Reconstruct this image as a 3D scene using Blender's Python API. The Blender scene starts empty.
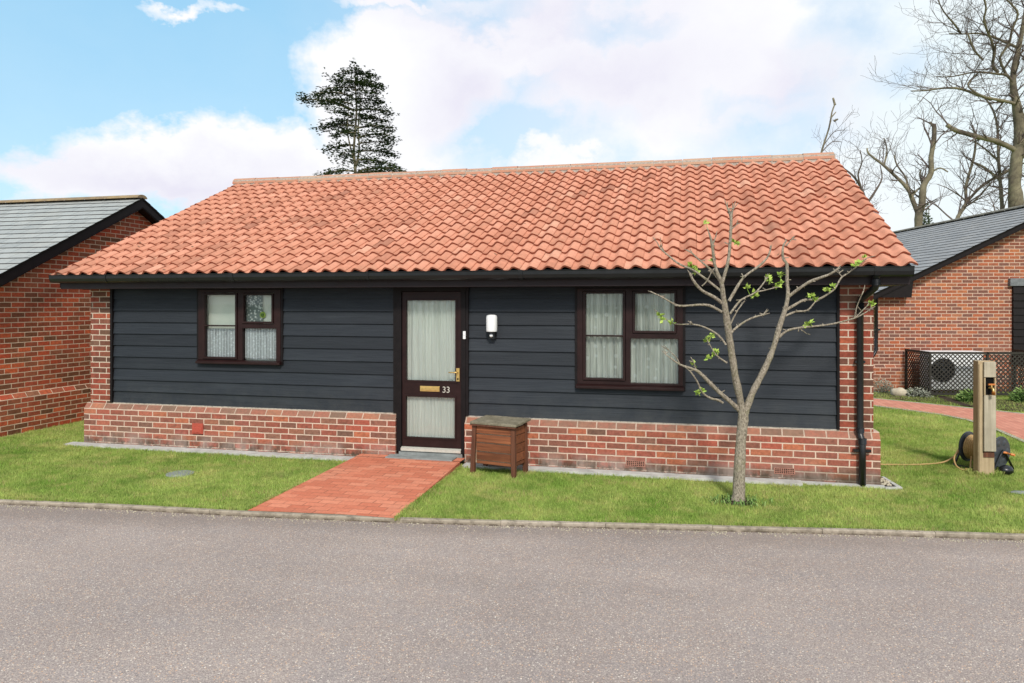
import bpy, math, random
from mathutils import Vector, Matrix, noise
rad = math.radians
scene = bpy.context.scene
COL = scene.collection
PI = math.pi

# ------------------------------------------------------------ mesh builder
class MB:
    def __init__(s): s.v=[]; s.f=[]; s.t=[]; s.m=[]; s.uv=[]; s.sm=[]
    def face(s, pts, t=0.5, m=0, uv=None, sm=False):
        i=len(s.v); s.v.extend([tuple(p) for p in pts]); s.f.append(tuple(range(i,i+len(pts))))
        s.t.append(t); s.m.append(m); s.uv.append(uv); s.sm.append(sm)
    def box(s, x0,x1,y0,y1,z0,z1,t=0.5,m=0):
        p=[(x0,y0,z0),(x1,y0,z0),(x1,y1,z0),(x0,y1,z0),(x0,y0,z1),(x1,y0,z1),(x1,y1,z1),(x0,y1,z1)]
        for q in ((0,1,5,4),(1,2,6,5),(2,3,7,6),(3,0,4,7),(4,5,6,7),(3,2,1,0)): s.face([p[k] for k in q],t,m)
    def obox(s, o, a, b, c, t=0.5, m=0):      # box from corner o with edge vectors a,b,c
        o,a,b,c=Vector(o),Vector(a),Vector(b),Vector(c)
        p=[o,o+a,o+a+b,o+b,o+c,o+a+c,o+a+b+c,o+b+c]
        for q in ((0,1,5,4),(1,2,6,5),(2,3,7,6),(3,0,4,7),(4,5,6,7),(3,2,1,0)): s.face([p[k] for k in q],t,m)
    def prism(s, poly, axis, a, b, t=0.5, m=0): # poly of 2D points extruded along axis
        def P(p,h):
            if axis=='x': return (h,p[0],p[1])
            if axis=='y': return (p[0],h,p[1])
            return (p[0],p[1],h)
        n=len(poly)
        for k in range(n):
            q=poly[(k+1)%n]; s.face([P(poly[k],a),P(q,a),P(q,b),P(poly[k],b)],t,m)
        s.face([P(p,a) for p in poly][::-1],t,m); s.face([P(p,b) for p in poly],t,m)
    def tube(s, pts, n=8, cap=True, t=0.5, m=0, rough=0, rnd=None):   # pts (x,y,z,r)
        i0=len(s.v); prev=None; N=len(pts)
        for k,p in enumerate(pts):
            c=Vector(p[:3]); d=(Vector(pts[min(k+1,N-1)][:3])-Vector(pts[max(k-1,0)][:3]))
            if d.length<1e-6: d=Vector((0,0,1))
            d.normalize()
            if prev is None: u=d.orthogonal().normalized()
            else:
                u=prev-d*prev.dot(d); u=u.normalized() if u.length>1e-6 else d.orthogonal().normalized()
            prev=u; w=d.cross(u)
            for j in range(n):
                a=2*PI*j/n; r=p[3]*(1+(rnd.uniform(-rough,rough) if rough else 0))
                s.v.append(tuple(c+u*math.cos(a)*r+w*math.sin(a)*r))
        for k in range(N-1):
            for j in range(n):
                a=i0+k*n+j; b=i0+k*n+(j+1)%n
                s.f.append((a,b,b+n,a+n)); s.t.append(t); s.m.append(m); s.uv.append(None); s.sm.append(True)
        if cap:
            for k in (0,N-1):
                s.f.append(tuple(i0+k*n+j for j in range(n))); s.t.append(t); s.m.append(m); s.uv.append(None); s.sm.append(False)
    def cyl(s, c, axis, r, h, n=20, t=.5, m=0):
        a=Vector(c); d={'x':Vector((1,0,0)),'y':Vector((0,1,0)),'z':Vector((0,0,1))}[axis]
        s.tube([(*a,r),(*(a+d*h),r)],n,True,t,m)
    def blob(s, c, rx, ry, rz, rnd, nu=10, nv=7, rough=.12, t=.5, zmin=None):
        i0=len(s.v); off=rnd.random()*50
        for a in range(nv+1):
            th=PI*a/nv
            for b in range(nu):
                ph=2*PI*b/nu; d=Vector((math.sin(th)*math.cos(ph),math.sin(th)*math.sin(ph),math.cos(th)))
                k=1+rough*2*noise.noise(d*1.7+Vector((off,0,0)))
                z=c[2]+d.z*rz*k
                if zmin is not None: z=max(z,zmin)
                s.v.append((c[0]+d.x*rx*k,c[1]+d.y*ry*k,z))
        for a in range(nv):
            for b in range(nu):
                p=i0+a*nu+b; q=i0+a*nu+(b+1)%nu
                s.f.append((p,p+nu,q+nu,q)); s.t.append(t); s.m.append(0); s.uv.append(None); s.sm.append(True)
    def build(s, name, mats, parent=None, loc=None, merge=False, bevel=0):
        me=bpy.data.meshes.new(name); me.from_pydata(s.v,[],s.f)
        if not isinstance(mats,(list,tuple)): mats=[mats]
        for q in mats: me.materials.append(q)
        me.polygons.foreach_set('material_index',s.m); me.polygons.foreach_set('use_smooth',s.sm)
        at=me.attributes.new('tint','FLOAT','FACE'); at.data.foreach_set('value',[float(x) for x in s.t])
        if any(u for u in s.uv):
            ul=me.uv_layers.new(name='UVMap'); k=0; flat=[]
            for f,u in zip(s.f,s.uv):
                flat.extend([c for p in (u or [(0,0)]*len(f)) for c in p])
            ul.data.foreach_set('uv',flat)
        me.update()
        o=bpy.data.objects.new(name,me); COL.objects.link(o)
        if parent: o.parent=parent
        if loc: o.location=loc
        if bevel:
            w=o.modifiers.new('weld','WELD'); w.merge_threshold=.0002
            b=o.modifiers.new('bevel','BEVEL'); b.width=bevel; b.segments=2; b.limit_method='ANGLE'; b.angle_limit=rad(40)
        return o

def thing(name,label,cat,loc=(0,0,0),rz=0,group=None):
    o=bpy.data.objects.new(name,None); COL.objects.link(o); o.location=loc; o.rotation_euler=(0,0,rz)
    o.empty_display_size=.1; o['label']=label; o['category']=cat
    if group: o['group']=group
    return o
def tag(o,label,cat,group=None,kind=None):
    o['label']=label; o['category']=cat
    if group: o['group']=group
    if kind: o['kind']=kind
    return o
def structure(o): o['kind']='structure'; return o

# ------------------------------------------------------------ node helper
class NT:
    def __init__(s,name):
        s.mat=bpy.data.materials.new(name); s.mat.use_nodes=True; s.t=s.mat.node_tree; s.n=s.t.nodes; s.l=s.t.links
        s.n.clear(); s.out=s.n.new('ShaderNodeOutputMaterial'); s.b=s.n.new('ShaderNodeBsdfPrincipled')
        s.l.new(s.b.outputs[0],s.out.inputs[0])
    def put(s,sock,v):
        if isinstance(v,bpy.types.NodeSocket): s.l.new(v,sock)
        elif v is not None:
            if hasattr(sock.default_value,'__len__') and not hasattr(v,'__len__'): v=[v]*len(sock.default_value)
            if hasattr(v,'__len__') and len(sock.default_value)==4 and len(v)==3: v=(*v,1)
            sock.default_value=v
    def math(s,op,a,b=None,c=None,clamp=False):
        n=s.n.new('ShaderNodeMath'); n.operation=op; n.use_clamp=clamp
        for i,x in enumerate((a,b,c)):
            if x is not None: s.put(n.inputs[i],x)
        return n.outputs[0]
    def mix(s,f,a,b,mode='MIX'):
        n=s.n.new('ShaderNodeMix'); n.data_type='RGBA'; n.blend_type=mode
        s.put(n.inputs['Factor'],f); s.put(n.inputs[6],a); s.put(n.inputs[7],b); return n.outputs[2]
    def coord(s,k='Object'): return s.n.new('ShaderNodeTexCoord').outputs[k]
    def sep(s,v):
        n=s.n.new('ShaderNodeSeparateXYZ'); s.put(n.inputs[0],v); return n.outputs
    def comb(s,x=0,y=0,z=0):
        n=s.n.new('ShaderNodeCombineXYZ'); s.put(n.inputs[0],x); s.put(n.inputs[1],y); s.put(n.inputs[2],z); return n.outputs[0]
    def noise(s,scale,detail=3,rough=.55,vec=None,out=0):
        n=s.n.new('ShaderNodeTexNoise'); n.inputs['Scale'].default_value=scale; n.inputs['Detail'].default_value=detail; n.inputs['Roughness'].default_value=rough
        s.put(n.inputs['Vector'],vec if vec is not None else s.coord()); return n.outputs[out]
    def voro(s,scale,vec=None,feature='F1',out='Distance',rnd=1):
        n=s.n.new('ShaderNodeTexVoronoi'); n.feature=feature; n.inputs['Scale'].default_value=scale; n.inputs['Randomness'].default_value=rnd
        s.put(n.inputs['Vector'],vec if vec is not None else s.coord()); return n.outputs[out]
    def white(s,vec,out='Value'):
        n=s.n.new('ShaderNodeTexWhiteNoise'); n.noise_dimensions='3D'; s.put(n.inputs['Vector'],vec); return n.outputs[out]
    def ramp(s,f,stops,interp='LINEAR'):
        n=s.n.new('ShaderNodeValToRGB'); s.put(n.inputs[0],f); e=n.color_ramp.elements; n.color_ramp.interpolation=interp
        while len(e)<len(stops): e.new(.5)
        for q,(p,c) in zip(e,stops):
            q.position=p; q.color=(*(c if hasattr(c,'__len__') else (c,c,c)),1)
        return n.outputs[0]
    def remap(s,f,a,b,c=0,d=1):
        n=s.n.new('ShaderNodeMapRange'); s.put(n.inputs[0],f)
        for i,x in enumerate((a,b,c,d)): n.inputs[i+1].default_value=x
        return n.outputs[0]
    def scale(s,vec,k):
        n=s.n.new('ShaderNodeVectorMath'); n.operation='MULTIPLY'; s.put(n.inputs[0],vec); n.inputs[1].default_value=k; return n.outputs[0]
    def attr(s,name='tint'):
        n=s.n.new('ShaderNodeAttribute'); n.attribute_name=name; return n.outputs['Fac']
    def bump(s,h,strength=.5,dist=.01):
        n=s.n.new('ShaderNodeBump'); n.inputs['Strength'].default_value=strength; n.inputs['Distance'].default_value=dist
        s.put(n.inputs['Height'],h); s.l.new(n.outputs[0],s.b.inputs['Normal'])
    def fin(s,col=None,rough=None,spec=None,metal=None):
        if col is not None: s.put(s.b.inputs['Base Color'],col)
        if rough is not None: s.put(s.b.inputs['Roughness'],rough)
        if spec is not None: s.put(s.b.inputs['Specular IOR Level'],spec)
        if metal is not None: s.put(s.b.inputs['Metallic'],metal)
        return s.mat

def m_brick(name,stops,mortar=(.52,.43,.35),pink=0.0,weather=True,seed=0,mw=.012,zoff=0,cmul=(.98,.80,.74)):
    s=NT(name); co=s.coord(); x,y,z=s.sep(co); nx,ny,nz=s.sep(s.coord('Normal'))
    side=s.math('GREATER_THAN',s.math('ABSOLUTE',nx),.6)
    u=s.math('ADD',s.math('MULTIPLY',x,s.math('SUBTRACT',1,side)),s.math('MULTIPLY',s.math('ADD',y,.11),side))
    wob=s.noise(9,2,.5,co)
    u=s.math('ADD',u,s.math('MULTIPLY',s.math('SUBTRACT',wob,.5),.006)); zz=s.math('ADD',z,s.math('MULTIPLY',s.math('SUBTRACT',s.noise(7,2,.5,s.scale(co,(1.3,1,2))),.5),.006))
    rv=s.math('DIVIDE',s.math('ADD',zz,zoff),.075); row=s.math('FLOOR',rv); fv=s.math('SUBTRACT',rv,row)
    odd=s.math('FLOORED_MODULO',row,2)
    uu=s.math('ADD',s.math('DIVIDE',u,.225),s.math('MULTIPLY',odd,.5)); cl=s.math('FLOOR',uu); fu=s.math('SUBTRACT',uu,cl)
    eu=s.math('MULTIPLY',s.math('SUBTRACT',.5,s.math('ABSOLUTE',s.math('SUBTRACT',fu,.5))),.225)
    ev=s.math('MULTIPLY',s.math('SUBTRACT',.5,s.math('ABSOLUTE',s.math('SUBTRACT',fv,.5))),.075)
    edge=s.math('MINIMUM',eu,ev)
    edge=s.math('ADD',edge,s.math('MULTIPLY',s.math('SUBTRACT',s.noise(60,3,.6),.5),.004))
    br=s.remap(edge,mw*.42,mw*.62)
    vid=s.comb(s.math('ADD',cl,seed*7.3),row,side)
    r1=s.white(vid); r2=s.white(s.scale(vid,(1.7,2.3,1)))
    col=s.ramp(r1,stops,'LINEAR')
    tone=s.remap(s.noise(26,5,.7),.3,.75,.62,1.3)
    col=s.mix(1,col,s.comb(tone,tone,tone),'MULTIPLY')
    # darker fired headers / smudges inside bricks
    sm=s.remap(s.noise(11,4,.6,s.scale(co,(.8,.8,2.2))),.5,.72,0,.55)
    col=s.mix(s.math('MULTIPLY',sm,r2),col,(.10,.07,.055))
    # efflorescence, broad pale patches
    pal=s.remap(s.noise(1.3,4,.6),.54,.78,0,.28)
    col=s.mix(pal,col,(.42,.27,.22))
    mo=s.mix(s.remap(s.noise(4,4,.7),.3,.7),mortar,tuple(c*.72 for c in mortar))
    col=s.mix(1,col,tuple(cmul),'MULTIPLY')
    c=s.mix(br,mo,col)
    if weather:  # algae and dirt on lowest courses
        low=s.math('MULTIPLY',s.remap(z,.17,.06),s.remap(s.math('ADD',s.noise(7,5,.75),s.remap(x,-1,2,0,.16)),.40,.56))
        c=s.mix(s.math('MULTIPLY',low,.88,clamp=True),c,(.055,.045,.03))
        ef=s.math('MULTIPLY',s.remap(z,.24,.1),s.remap(s.noise(3.1,4,.65,s.scale(co,(1,1,.5))),.42,.6))
        c=s.mix(s.math('MULTIPLY',ef,.45,clamp=True),c,(.42,.33,.29))
        tp=s.math('MULTIPLY',s.remap(z,.475,.50),s.remap(z,.575,.56))
        c=s.mix(s.math('MULTIPLY',tp,s.remap(s.noise(8,4,.7),.3,.7,.2,.6)),c,(.22,.17,.12))
    s.bump(s.math('ADD',s.math('MULTIPLY',br,.8),s.math('MULTIPLY',s.noise(90,4,.7),.35)),.7,.006)
    return s.fin(c,.88,.25)

def m_plain(name,col,rough=.6,var=.15,nscale=12,spec=.4,bump=0,metal=0):
    s=NT(name); n=s.remap(s.noise(nscale,5,.65),.3,.7,1-var,1+var)
    c=s.mix(1,col,s.comb(n,n,n),'MULTIPLY')
    if bump: s.bump(s.noise(nscale*5,4,.6),bump,.004)
    return s.fin(c,s.remap(s.noise(nscale*2,3,.6),.3,.7,rough*.85,min(1,rough*1.15)),spec,metal)

def m_wood(name,c1,c2,axis=0,rough=.7,fine=1):
    s=NT(name); sc=[38*fine]*3; sc[axis]=1.6*fine; co=s.coord()
    off=s.comb(s.math('MULTIPLY',s.attr(),13),s.math('MULTIPLY',s.attr(),7),s.math('MULTIPLY',s.attr(),5))
    ad=s.n.new('ShaderNodeVectorMath'); s.put(ad.inputs[0],co); s.put(ad.inputs[1],off)
    v=ad.outputs[0]; g=s.noise(1,6,.7,s.scale(v,sc)); g2=s.noise(3,4,.6,v)
    c=s.mix(s.remap(g,.3,.72),c1,c2); t=s.remap(s.attr(),0,1,.8,1.2); c=s.mix(1,c,s.comb(t,t,t),'MULTIPLY')
    k=s.remap(g2,.3,.75,.75,1.15); c=s.mix(1,c,s.comb(k,k,k),'MULTIPLY')
    s.bump(g,.5,.004); return s.fin(c,rough,.3)
# ------------------------------------------------------------ materials
BR_HOUSE=[(0,(.33,.085,.055)),(.18,(.23,.085,.06)),(.3,(.11,.075,.055)),(.45,(.30,.08,.05)),(.58,(.19,.10,.075)),(.7,(.42,.13,.07)),(.82,(.26,.075,.055)),(.92,(.16,.105,.075)),(1,(.37,.10,.06))]
BR_PLINTH=[(0,(.38,.12,.085)),(.15,(.28,.12,.09)),(.28,(.17,.115,.09)),(.42,(.42,.13,.09)),(.55,(.25,.15,.115)),(.7,(.50,.19,.105)),(.82,(.33,.12,.095)),(.92,(.22,.15,.11)),(1,(.43,.15,.10))]
BR_RIGHT=[(0,(.44,.14,.065)),(.15,(.26,.10,.065)),(.3,(.19,.10,.08)),(.45,(.46,.15,.07)),(.6,(.24,.13,.10)),(.72,(.50,.20,.09)),(.85,(.34,.11,.06)),(1,(.22,.11,.09))]
M={}
M['brick']=m_brick('brick_house',BR_HOUSE,mortar=(.66,.53,.42))
M['plinth']=m_brick('brick_plinth',BR_PLINTH,mortar=(.72,.54,.43),seed=3,mw=.013,zoff=.035)
M['brick_l']=m_brick('brick_left',[(p,(c[0]*1.65,c[1]*1.5,c[2]*1.3)) for p,c in BR_HOUSE],mortar=(.80,.60,.44),weather=False,seed=5,mw=.011,cmul=(1,.72,.60))
M['brick_r']=m_brick('brick_right',BR_RIGHT,mortar=(.66,.47,.36),weather=False,seed=8,mw=.014,cmul=(.95,.84,.80))
M['brown']=m_plain('brown_stain',(.020,.0075,.007),.45,.25,9,.25)
M['brown_dark']=m_plain('brown_dark',(.009,.0065,.007),.55,.25,9,.2)
M['fascia']=m_plain('fascia_paint',(.018,.010,.011),.5,.3,3,.3)
M['black']=m_plain('black_plastic',(.007,.008,.009),.35,.2,6,.5)
M['white']=m_plain('white_plastic',(.80,.81,.82),.4,.04,6,.5)
M['brass']=m_plain('brass',(.72,.50,.18),.32,.15,40,.5,0,.75)
M['silver']=m_plain('pale_metal',(.66,.64,.56),.4,.1,40,.5,0,.4)
M['concrete']=m_plain('concrete',(.46,.455,.43),.9,.25,7,.2,.4)
M['mortar']=m_plain('mortar',(.40,.36,.31),.95,.4,30,.2,.6)
M['slab']=m_plain('grey_slab',(.23,.245,.24),.85,.25,8,.2,.4)
M['soil']=m_plain('soil',(.05,.036,.026),1,.5,20,.1,.8)
M['lintel']=m_plain('dark_lintel',(.16,.17,.18),.8,.3,12,.3)
M['lining']=m_plain('pale_timber_edge',(.48,.36,.25),.8,.3,12,.3)
M['stone']=m_plain('pale_stone',(.45,.40,.30),.9,.2,8,.2,.4)
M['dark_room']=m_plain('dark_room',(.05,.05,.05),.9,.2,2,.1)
M['terracotta']=m_plain('terracotta_air_brick',(.33,.16,.12),.85,.3,30,.2,.3)
M['hole']=m_plain('dark_hole',(.008,.007,.006),.9,.1,5,.1)

# weatherboards
s=NT('weatherboard'); co=s.coord(); g=s.noise(1,6,.72,s.scale(co,(2.2,9,95))); b2=s.noise(1,4,.6,s.scale(co,(.9,2,7)))
tt=s.attr(); off=s.remap(tt,0,1,.84,1.16)
c=s.mix(s.remap(g,.28,.72),(.012,.0155,.021),(.025,.0305,.039)); c=s.mix(s.remap(b2,.52,.8,0,.4),c,(.050,.060,.070))
c=s.mix(s.remap(s.voro(2.3,s.scale(co,(1,1,2.6))),.035,.02,0,.5),c,(.016,.018,.02))
_,_,bz=s.sep(co); c=s.mix(s.math('MULTIPLY',s.remap(bz,.95,.57,0,.35),s.remap(s.noise(6,5,.7),.35,.65)),c,(.065,.066,.064)); c=s.mix(1,c,s.comb(off,off,off),'MULTIPLY'); s.bump(g,.7,.004); M['board']=s.fin(c,.6,.3)

# pantiles
s=NT('clay_pantile'); co=s.coord(); t=s.attr()
c=s.ramp(t,[(0,(.34,.145,.095)),(.25,(.48,.20,.125)),(.5,(.54,.235,.15)),(.75,(.59,.265,.175)),(1,(.60,.315,.215))])
n=s.remap(s.noise(17,6,.7),.3,.72,.80,1.14); c=s.mix(1,c,s.comb(n,n,n),'MULTIPLY')
st=s.noise(1,5,.7,s.scale(co,(5,.55,.55))); c=s.mix(s.remap(st,.52,.75,0,.42),c,(.30,.17,.115))
c=s.mix(s.remap(s.noise(1.1,5,.65),.5,.75,0,.25),c,(.52,.27,.18))
c=s.mix(s.remap(s.noise(2.3,6,.72,s.scale(co,(1,.7,.7))),.60,.76,0,.4),c,(.42,.29,.19))
sp=s.math('MULTIPLY',s.remap(s.voro(5.2),.11,.06),s.remap(s.noise(3,2),.46,.54)); c=s.mix(s.math('MULTIPLY',sp,.9),c,(.07,.06,.035))
sp=s.remap(s.voro(23),.12,.05); c=s.mix(s.math('MULTIPLY',sp,.35),c,(.16,.11,.07))
s.bump(s.noise(120,4,.7),.35,.003); M['pantile']=s.fin(c,.82,.3)
s=NT('clay_edge_shade'); M['tile_edge_shade']=s.fin(s.mix(s.remap(s.noise(30,3,.6),.3,.7),(.22,.06,.036),(.31,.10,.06)),.9,.1)  # edge clay darkened to strengthen the shadow line below each tile
s=NT('ridge_clay'); t=s.attr(); c=s.ramp(t,[(0,(.42,.19,.12)),(.5,(.50,.24,.16)),(1,(.46,.28,.19))])
c=s.mix(s.remap(s.noise(6,6,.72),.42,.68,0,.65),c,(.36,.30,.20)); s.bump(s.noise(60,4,.7),.5,.005); M['ridge']=s.fin(c,.9,.2)
s=NT('ridge_lichen'); c=s.mix(s.remap(s.noise(5,6,.72),.35,.6),(.34,.25,.13),(.20,.15,.10)); s.bump(s.noise(60,4,.7),.5,.005); M['ridge_lichen']=s.fin(c,.9,.2)
s=NT('ridge_grey'); c=s.mix(s.remap(s.noise(5,6,.72),.35,.6),(.27,.25,.20),(.16,.145,.12)); M['ridge_grey']=s.fin(c,.9,.2)

def m_slate(name,c1,c2,streak):
    s=NT(name); uv=s.coord('UV'); u,v,_=s.sep(uv); t=s.attr()
    rv=s.math('FLOOR',s.math('DIVIDE',v,.2)); uu=s.math('ADD',s.math('DIVIDE',u,.3),s.math('MULTIPLY',s.math('FLOORED_MODULO',rv,2),.5)); cl=s.math('FLOOR',uu); fu=s.math('SUBTRACT',uu,cl)
    r=s.white(s.comb(cl,rv,0)); c=s.mix(r,c1,c2)
    e=s.math('MULTIPLY',s.math('SUBTRACT',.5,s.math('ABSOLUTE',s.math('SUBTRACT',fu,.5))),.3)
    c=s.mix(s.remap(e,.006,.003),c,(.04,.045,.05))
    c=s.mix(s.remap(s.noise(2.2,5,.7),.45,.7,0,.5),c,streak)
    n=s.remap(s.noise(1,5,.7,s.scale(s.coord(),(30,30,30))),.3,.7,.85,1.12); c=s.mix(1,c,s.comb(n,n,n),'MULTIPLY')
    return s.fin(c,.62,.45)
M['slate_l']=m_slate('slate_left',(.28,.29,.28),(.345,.355,.34),(.37,.36,.32))
M['slate_r']=m_slate('slate_right',(.23,.23,.23),(.29,.288,.285),(.33,.31,.28))

# glass: thin pane, mostly clear, reflecting the sky and street
def m_glass(name,k=1.0):
    s=NT(name); s.n.remove(s.b); tr=s.n.new('ShaderNodeBsdfTransparent'); tr.inputs[0].default_value=(.93,.96,.94,1)
    gl=s.n.new('ShaderNodeBsdfGlossy'); gl.inputs['Roughness'].default_value=.01; gl.inputs[0].default_value=(.95,1,1,1)
    fr=s.n.new('ShaderNodeFresnel'); fr.inputs[0].default_value=1.5
    mx=s.n.new('ShaderNodeMixShader'); s.l.new(s.math('MULTIPLY',fr.outputs[0],.8*k,clamp=True),mx.inputs[0]); s.l.new(tr.outputs[0],mx.inputs[1]); s.l.new(gl.outputs[0],mx.inputs[2]); s.l.new(mx.outputs[0],s.out.inputs[0])
    return s.mat
M['glass']=m_glass('window_glass')

def m_net(name,col,dots,dark=.55,dotscale=(9,9)):
    s=NT(name); co=s.coord(); x,y,z=s.sep(co)
    f=s.noise(1,4,.7,s.scale(co,(24,1,.9))); f2=s.noise(1,3,.6,s.scale(co,(75,1,1.5)))
    k=s.remap(s.math('ADD',s.math('MULTIPLY',f,.65),s.math('MULTIPLY',f2,.35)),.34,.64,dark,1.0)  # vertical stripes put the shade of the folds into the net colour
    c=s.mix(1,col,s.comb(k,k,k),'MULTIPLY')
    if dots:
        d=s.voro(dots,s.comb(x,0,z),rnd=.35); m=s.remap(d,.23,.15); c=s.mix(s.math('MULTIPLY',m,.85),c,(.9,.92,.9))
    s.l.remove(s.b.outputs[0].links[0]); tl=s.n.new('ShaderNodeBsdfTranslucent'); s.put(tl.inputs[0],c)
    mx=s.n.new('ShaderNodeMixShader'); mx.inputs[0].default_value=.12; s.l.new(s.b.outputs[0],mx.inputs[1]); s.l.new(tl.outputs[0],mx.inputs[2]); s.l.new(mx.outputs[0],s.out.inputs[0])
    return s.fin(c,.9,.1)
M['net_door']=m_net('net_door',(.95,.97,.91),0,.80)
M['net_lace']=m_net('net_lace',(.62,.69,.66),0,.5)
M['net_spot']=m_net('net_spotted',(.93,.95,.88),8.5,.52)
# cafe lace with pattern
s=NT('cafe_lace'); x,y,z=s.sep(s.coord()); st=s.math('ADD',s.math('MULTIPLY',s.math('SINE',s.math('MULTIPLY',x,150)),.5),.5)
vv=s.voro(34,s.comb(x,0,z)); k=s.math('MULTIPLY',s.remap(st,.1,.8,.62,1),s.remap(vv,.1,.5,1,.72))
band=s.math('MULTIPLY',s.remap(z,1.51,1.53),s.remap(z,1.57,1.55)); holes=s.math('MULTIPLY',band,s.remap(s.voro(26,s.comb(x,0,0)),.3,.2))
M['cafe']=s.fin(s.mix(s.math('MULTIPLY',holes,.7),s.mix(1,(.93,.97,1.0),s.comb(k,k,k),'MULTIPLY'),(.12,.13,.15)),.9,.1)
# pale room / blind standing in for the bright reflection in small left window
s=NT('pale_reflection'); x,y,z=s.sep(s.coord()); M['backboard']=s.fin(s.mix(s.remap(s.noise(3,2,.5),.4,.6),(.80,.84,.76),(.92,.93,.84)),.9,.1)
s=NT('lace_panel'); x,y,z=s.sep(s.coord()); v=s.voro(30,s.comb(x,0,z)); v2=s.noise(26,4,.8,s.comb(x,0,z))
M['lacepanel']=s.fin(s.mix(s.remap(s.math('ADD',v,v2),.75,1.0),(.80,.83,.80),(.22,.26,.26)),.9,.1)

# ground
s=NT('asphalt_chippings'); co=s.coord()
base=s.mix(s.remap(s.noise(.55,5,.6),.3,.7),(.272,.222,.200),(.342,.280,.250))
base=s.mix(s.remap(s.noise(3,4,.6),.45,.7,0,.35),base,(.285,.255,.25))
g=s.noise(160,4,.8); g1=s.remap(g,.32,.68,.55,1.45); base=s.mix(1,base,s.comb(g1,g1,g1),'MULTIPLY')
cellc=s.voro(78,co,'F1','Color'); cr,cg,cb=s.sep(cellc); cd=s.voro(78,co)
patch=s.remap(s.noise(1.6,4,.7),.35,.7,.86,.62)
on=s.math('MULTIPLY',s.math('GREATER_THAN',cr,patch),s.remap(cd,.42,.30))
chip=s.ramp(cg,[(0,(.56,.33,.19)),(.3,(.68,.47,.31)),(.55,(.58,.36,.25)),(.75,(.74,.61,.48)),(1,(.84,.77,.67))])
c=s.mix(s.math('MULTIPLY',on,.85),base,chip)
on2=s.math('MULTIPLY',s.math('LESS_THAN',cr,.05),s.remap(cd,.40,.3)); c=s.mix(s.math('MULTIPLY',on2,.65),c,(.10,.09,.085))
c3=s.voro(150,co,'F1','Color'); a1,a2,a3=s.sep(c3); c=s.mix(s.math('MULTIPLY',s.math('GREATER_THAN',a1,.82),.6),c,(.52,.44,.37))
kx,ky_,kz_=s.sep(co); edge=s.math('ADD',s.math('MULTIPLY',kx,-.128),s.math('ADD',ky_,2.05)); edge=s.math('ADD',edge,s.math('MULTIPLY',s.math('SUBTRACT',s.noise(4,4,.7),.5),.35)); c=s.mix(s.remap(edge,-.28,.0,0,.32),c,(.16,.125,.10)); tr=s.noise(1,4,.6,s.scale(co,(.12,1.1,1))); tv=s.remap(tr,.35,.65,.93,1.06); c=s.mix(1,c,s.comb(tv,tv,tv),'MULTIPLY'); s.bump(s.math('SUBTRACT',1,s.voro(110)),.6,.006); M['asphalt']=s.fin(c,.92,.25)

s=NT('lawn_ground'); co=s.coord()
def grasscol(s,co):
    a=s.noise(.9,4,.6,co); b=s.noise(5,4,.65,co)
    c=s.mix(s.remap(a,.36,.64),(.20,.315,.055),(.38,.455,.125)); c=s.mix(s.remap(b,.5,.75,0,.7),c,(.54,.48,.19)); w2=s.noise(1.7,6,.7,s.scale(co,(.8,1.4,1))); c=s.mix(s.remap(w2,.52,.70,0,.55),c,(.56,.47,.21)); w3=s.noise(2.6,5,.7,co); c=s.mix(s.remap(w3,.56,.72,0,.5),c,(.11,.20,.045)); return c
c=grasscol(s,co); n=s.remap(s.noise(60,4,.8),.3,.7,.6,1.2); c=s.mix(1,c,s.comb(n,n,n),'MULTIPLY')
s.bump(s.noise(70,4,.8),.8,.02); M['lawn']=s.fin(c,.95,.1)
s=NT('grass_blades'); c=grasscol(s,s.coord()); t=s.attr(); k=s.remap(t,0,1,.72,1.5); c=s.mix(1,c,s.comb(k,k,k),'MULTIPLY')
c=s.mix(s.math('GREATER_THAN',t,.93),c,(.42,.36,.16))
s.l.remove(s.b.outputs[0].links[0]); tl=s.n.new('ShaderNodeBsdfTranslucent'); s.put(tl.inputs[0],c); mx=s.n.new('ShaderNodeMixShader'); mx.inputs[0].default_value=.3
s.l.new(s.b.outputs[0],mx.inputs[1]); s.l.new(tl.outputs[0],mx.inputs[2]); s.l.new(mx.outputs[0],s.out.inputs[0]); M['blade']=s.fin(c,.7,.2)
s=NT('far_field'); M['field']=s.fin(s.mix(s.remap(s.noise(.05,4,.6),.35,.65),(.10,.15,.03),(.17,.20,.06)),1,.05)

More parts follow.
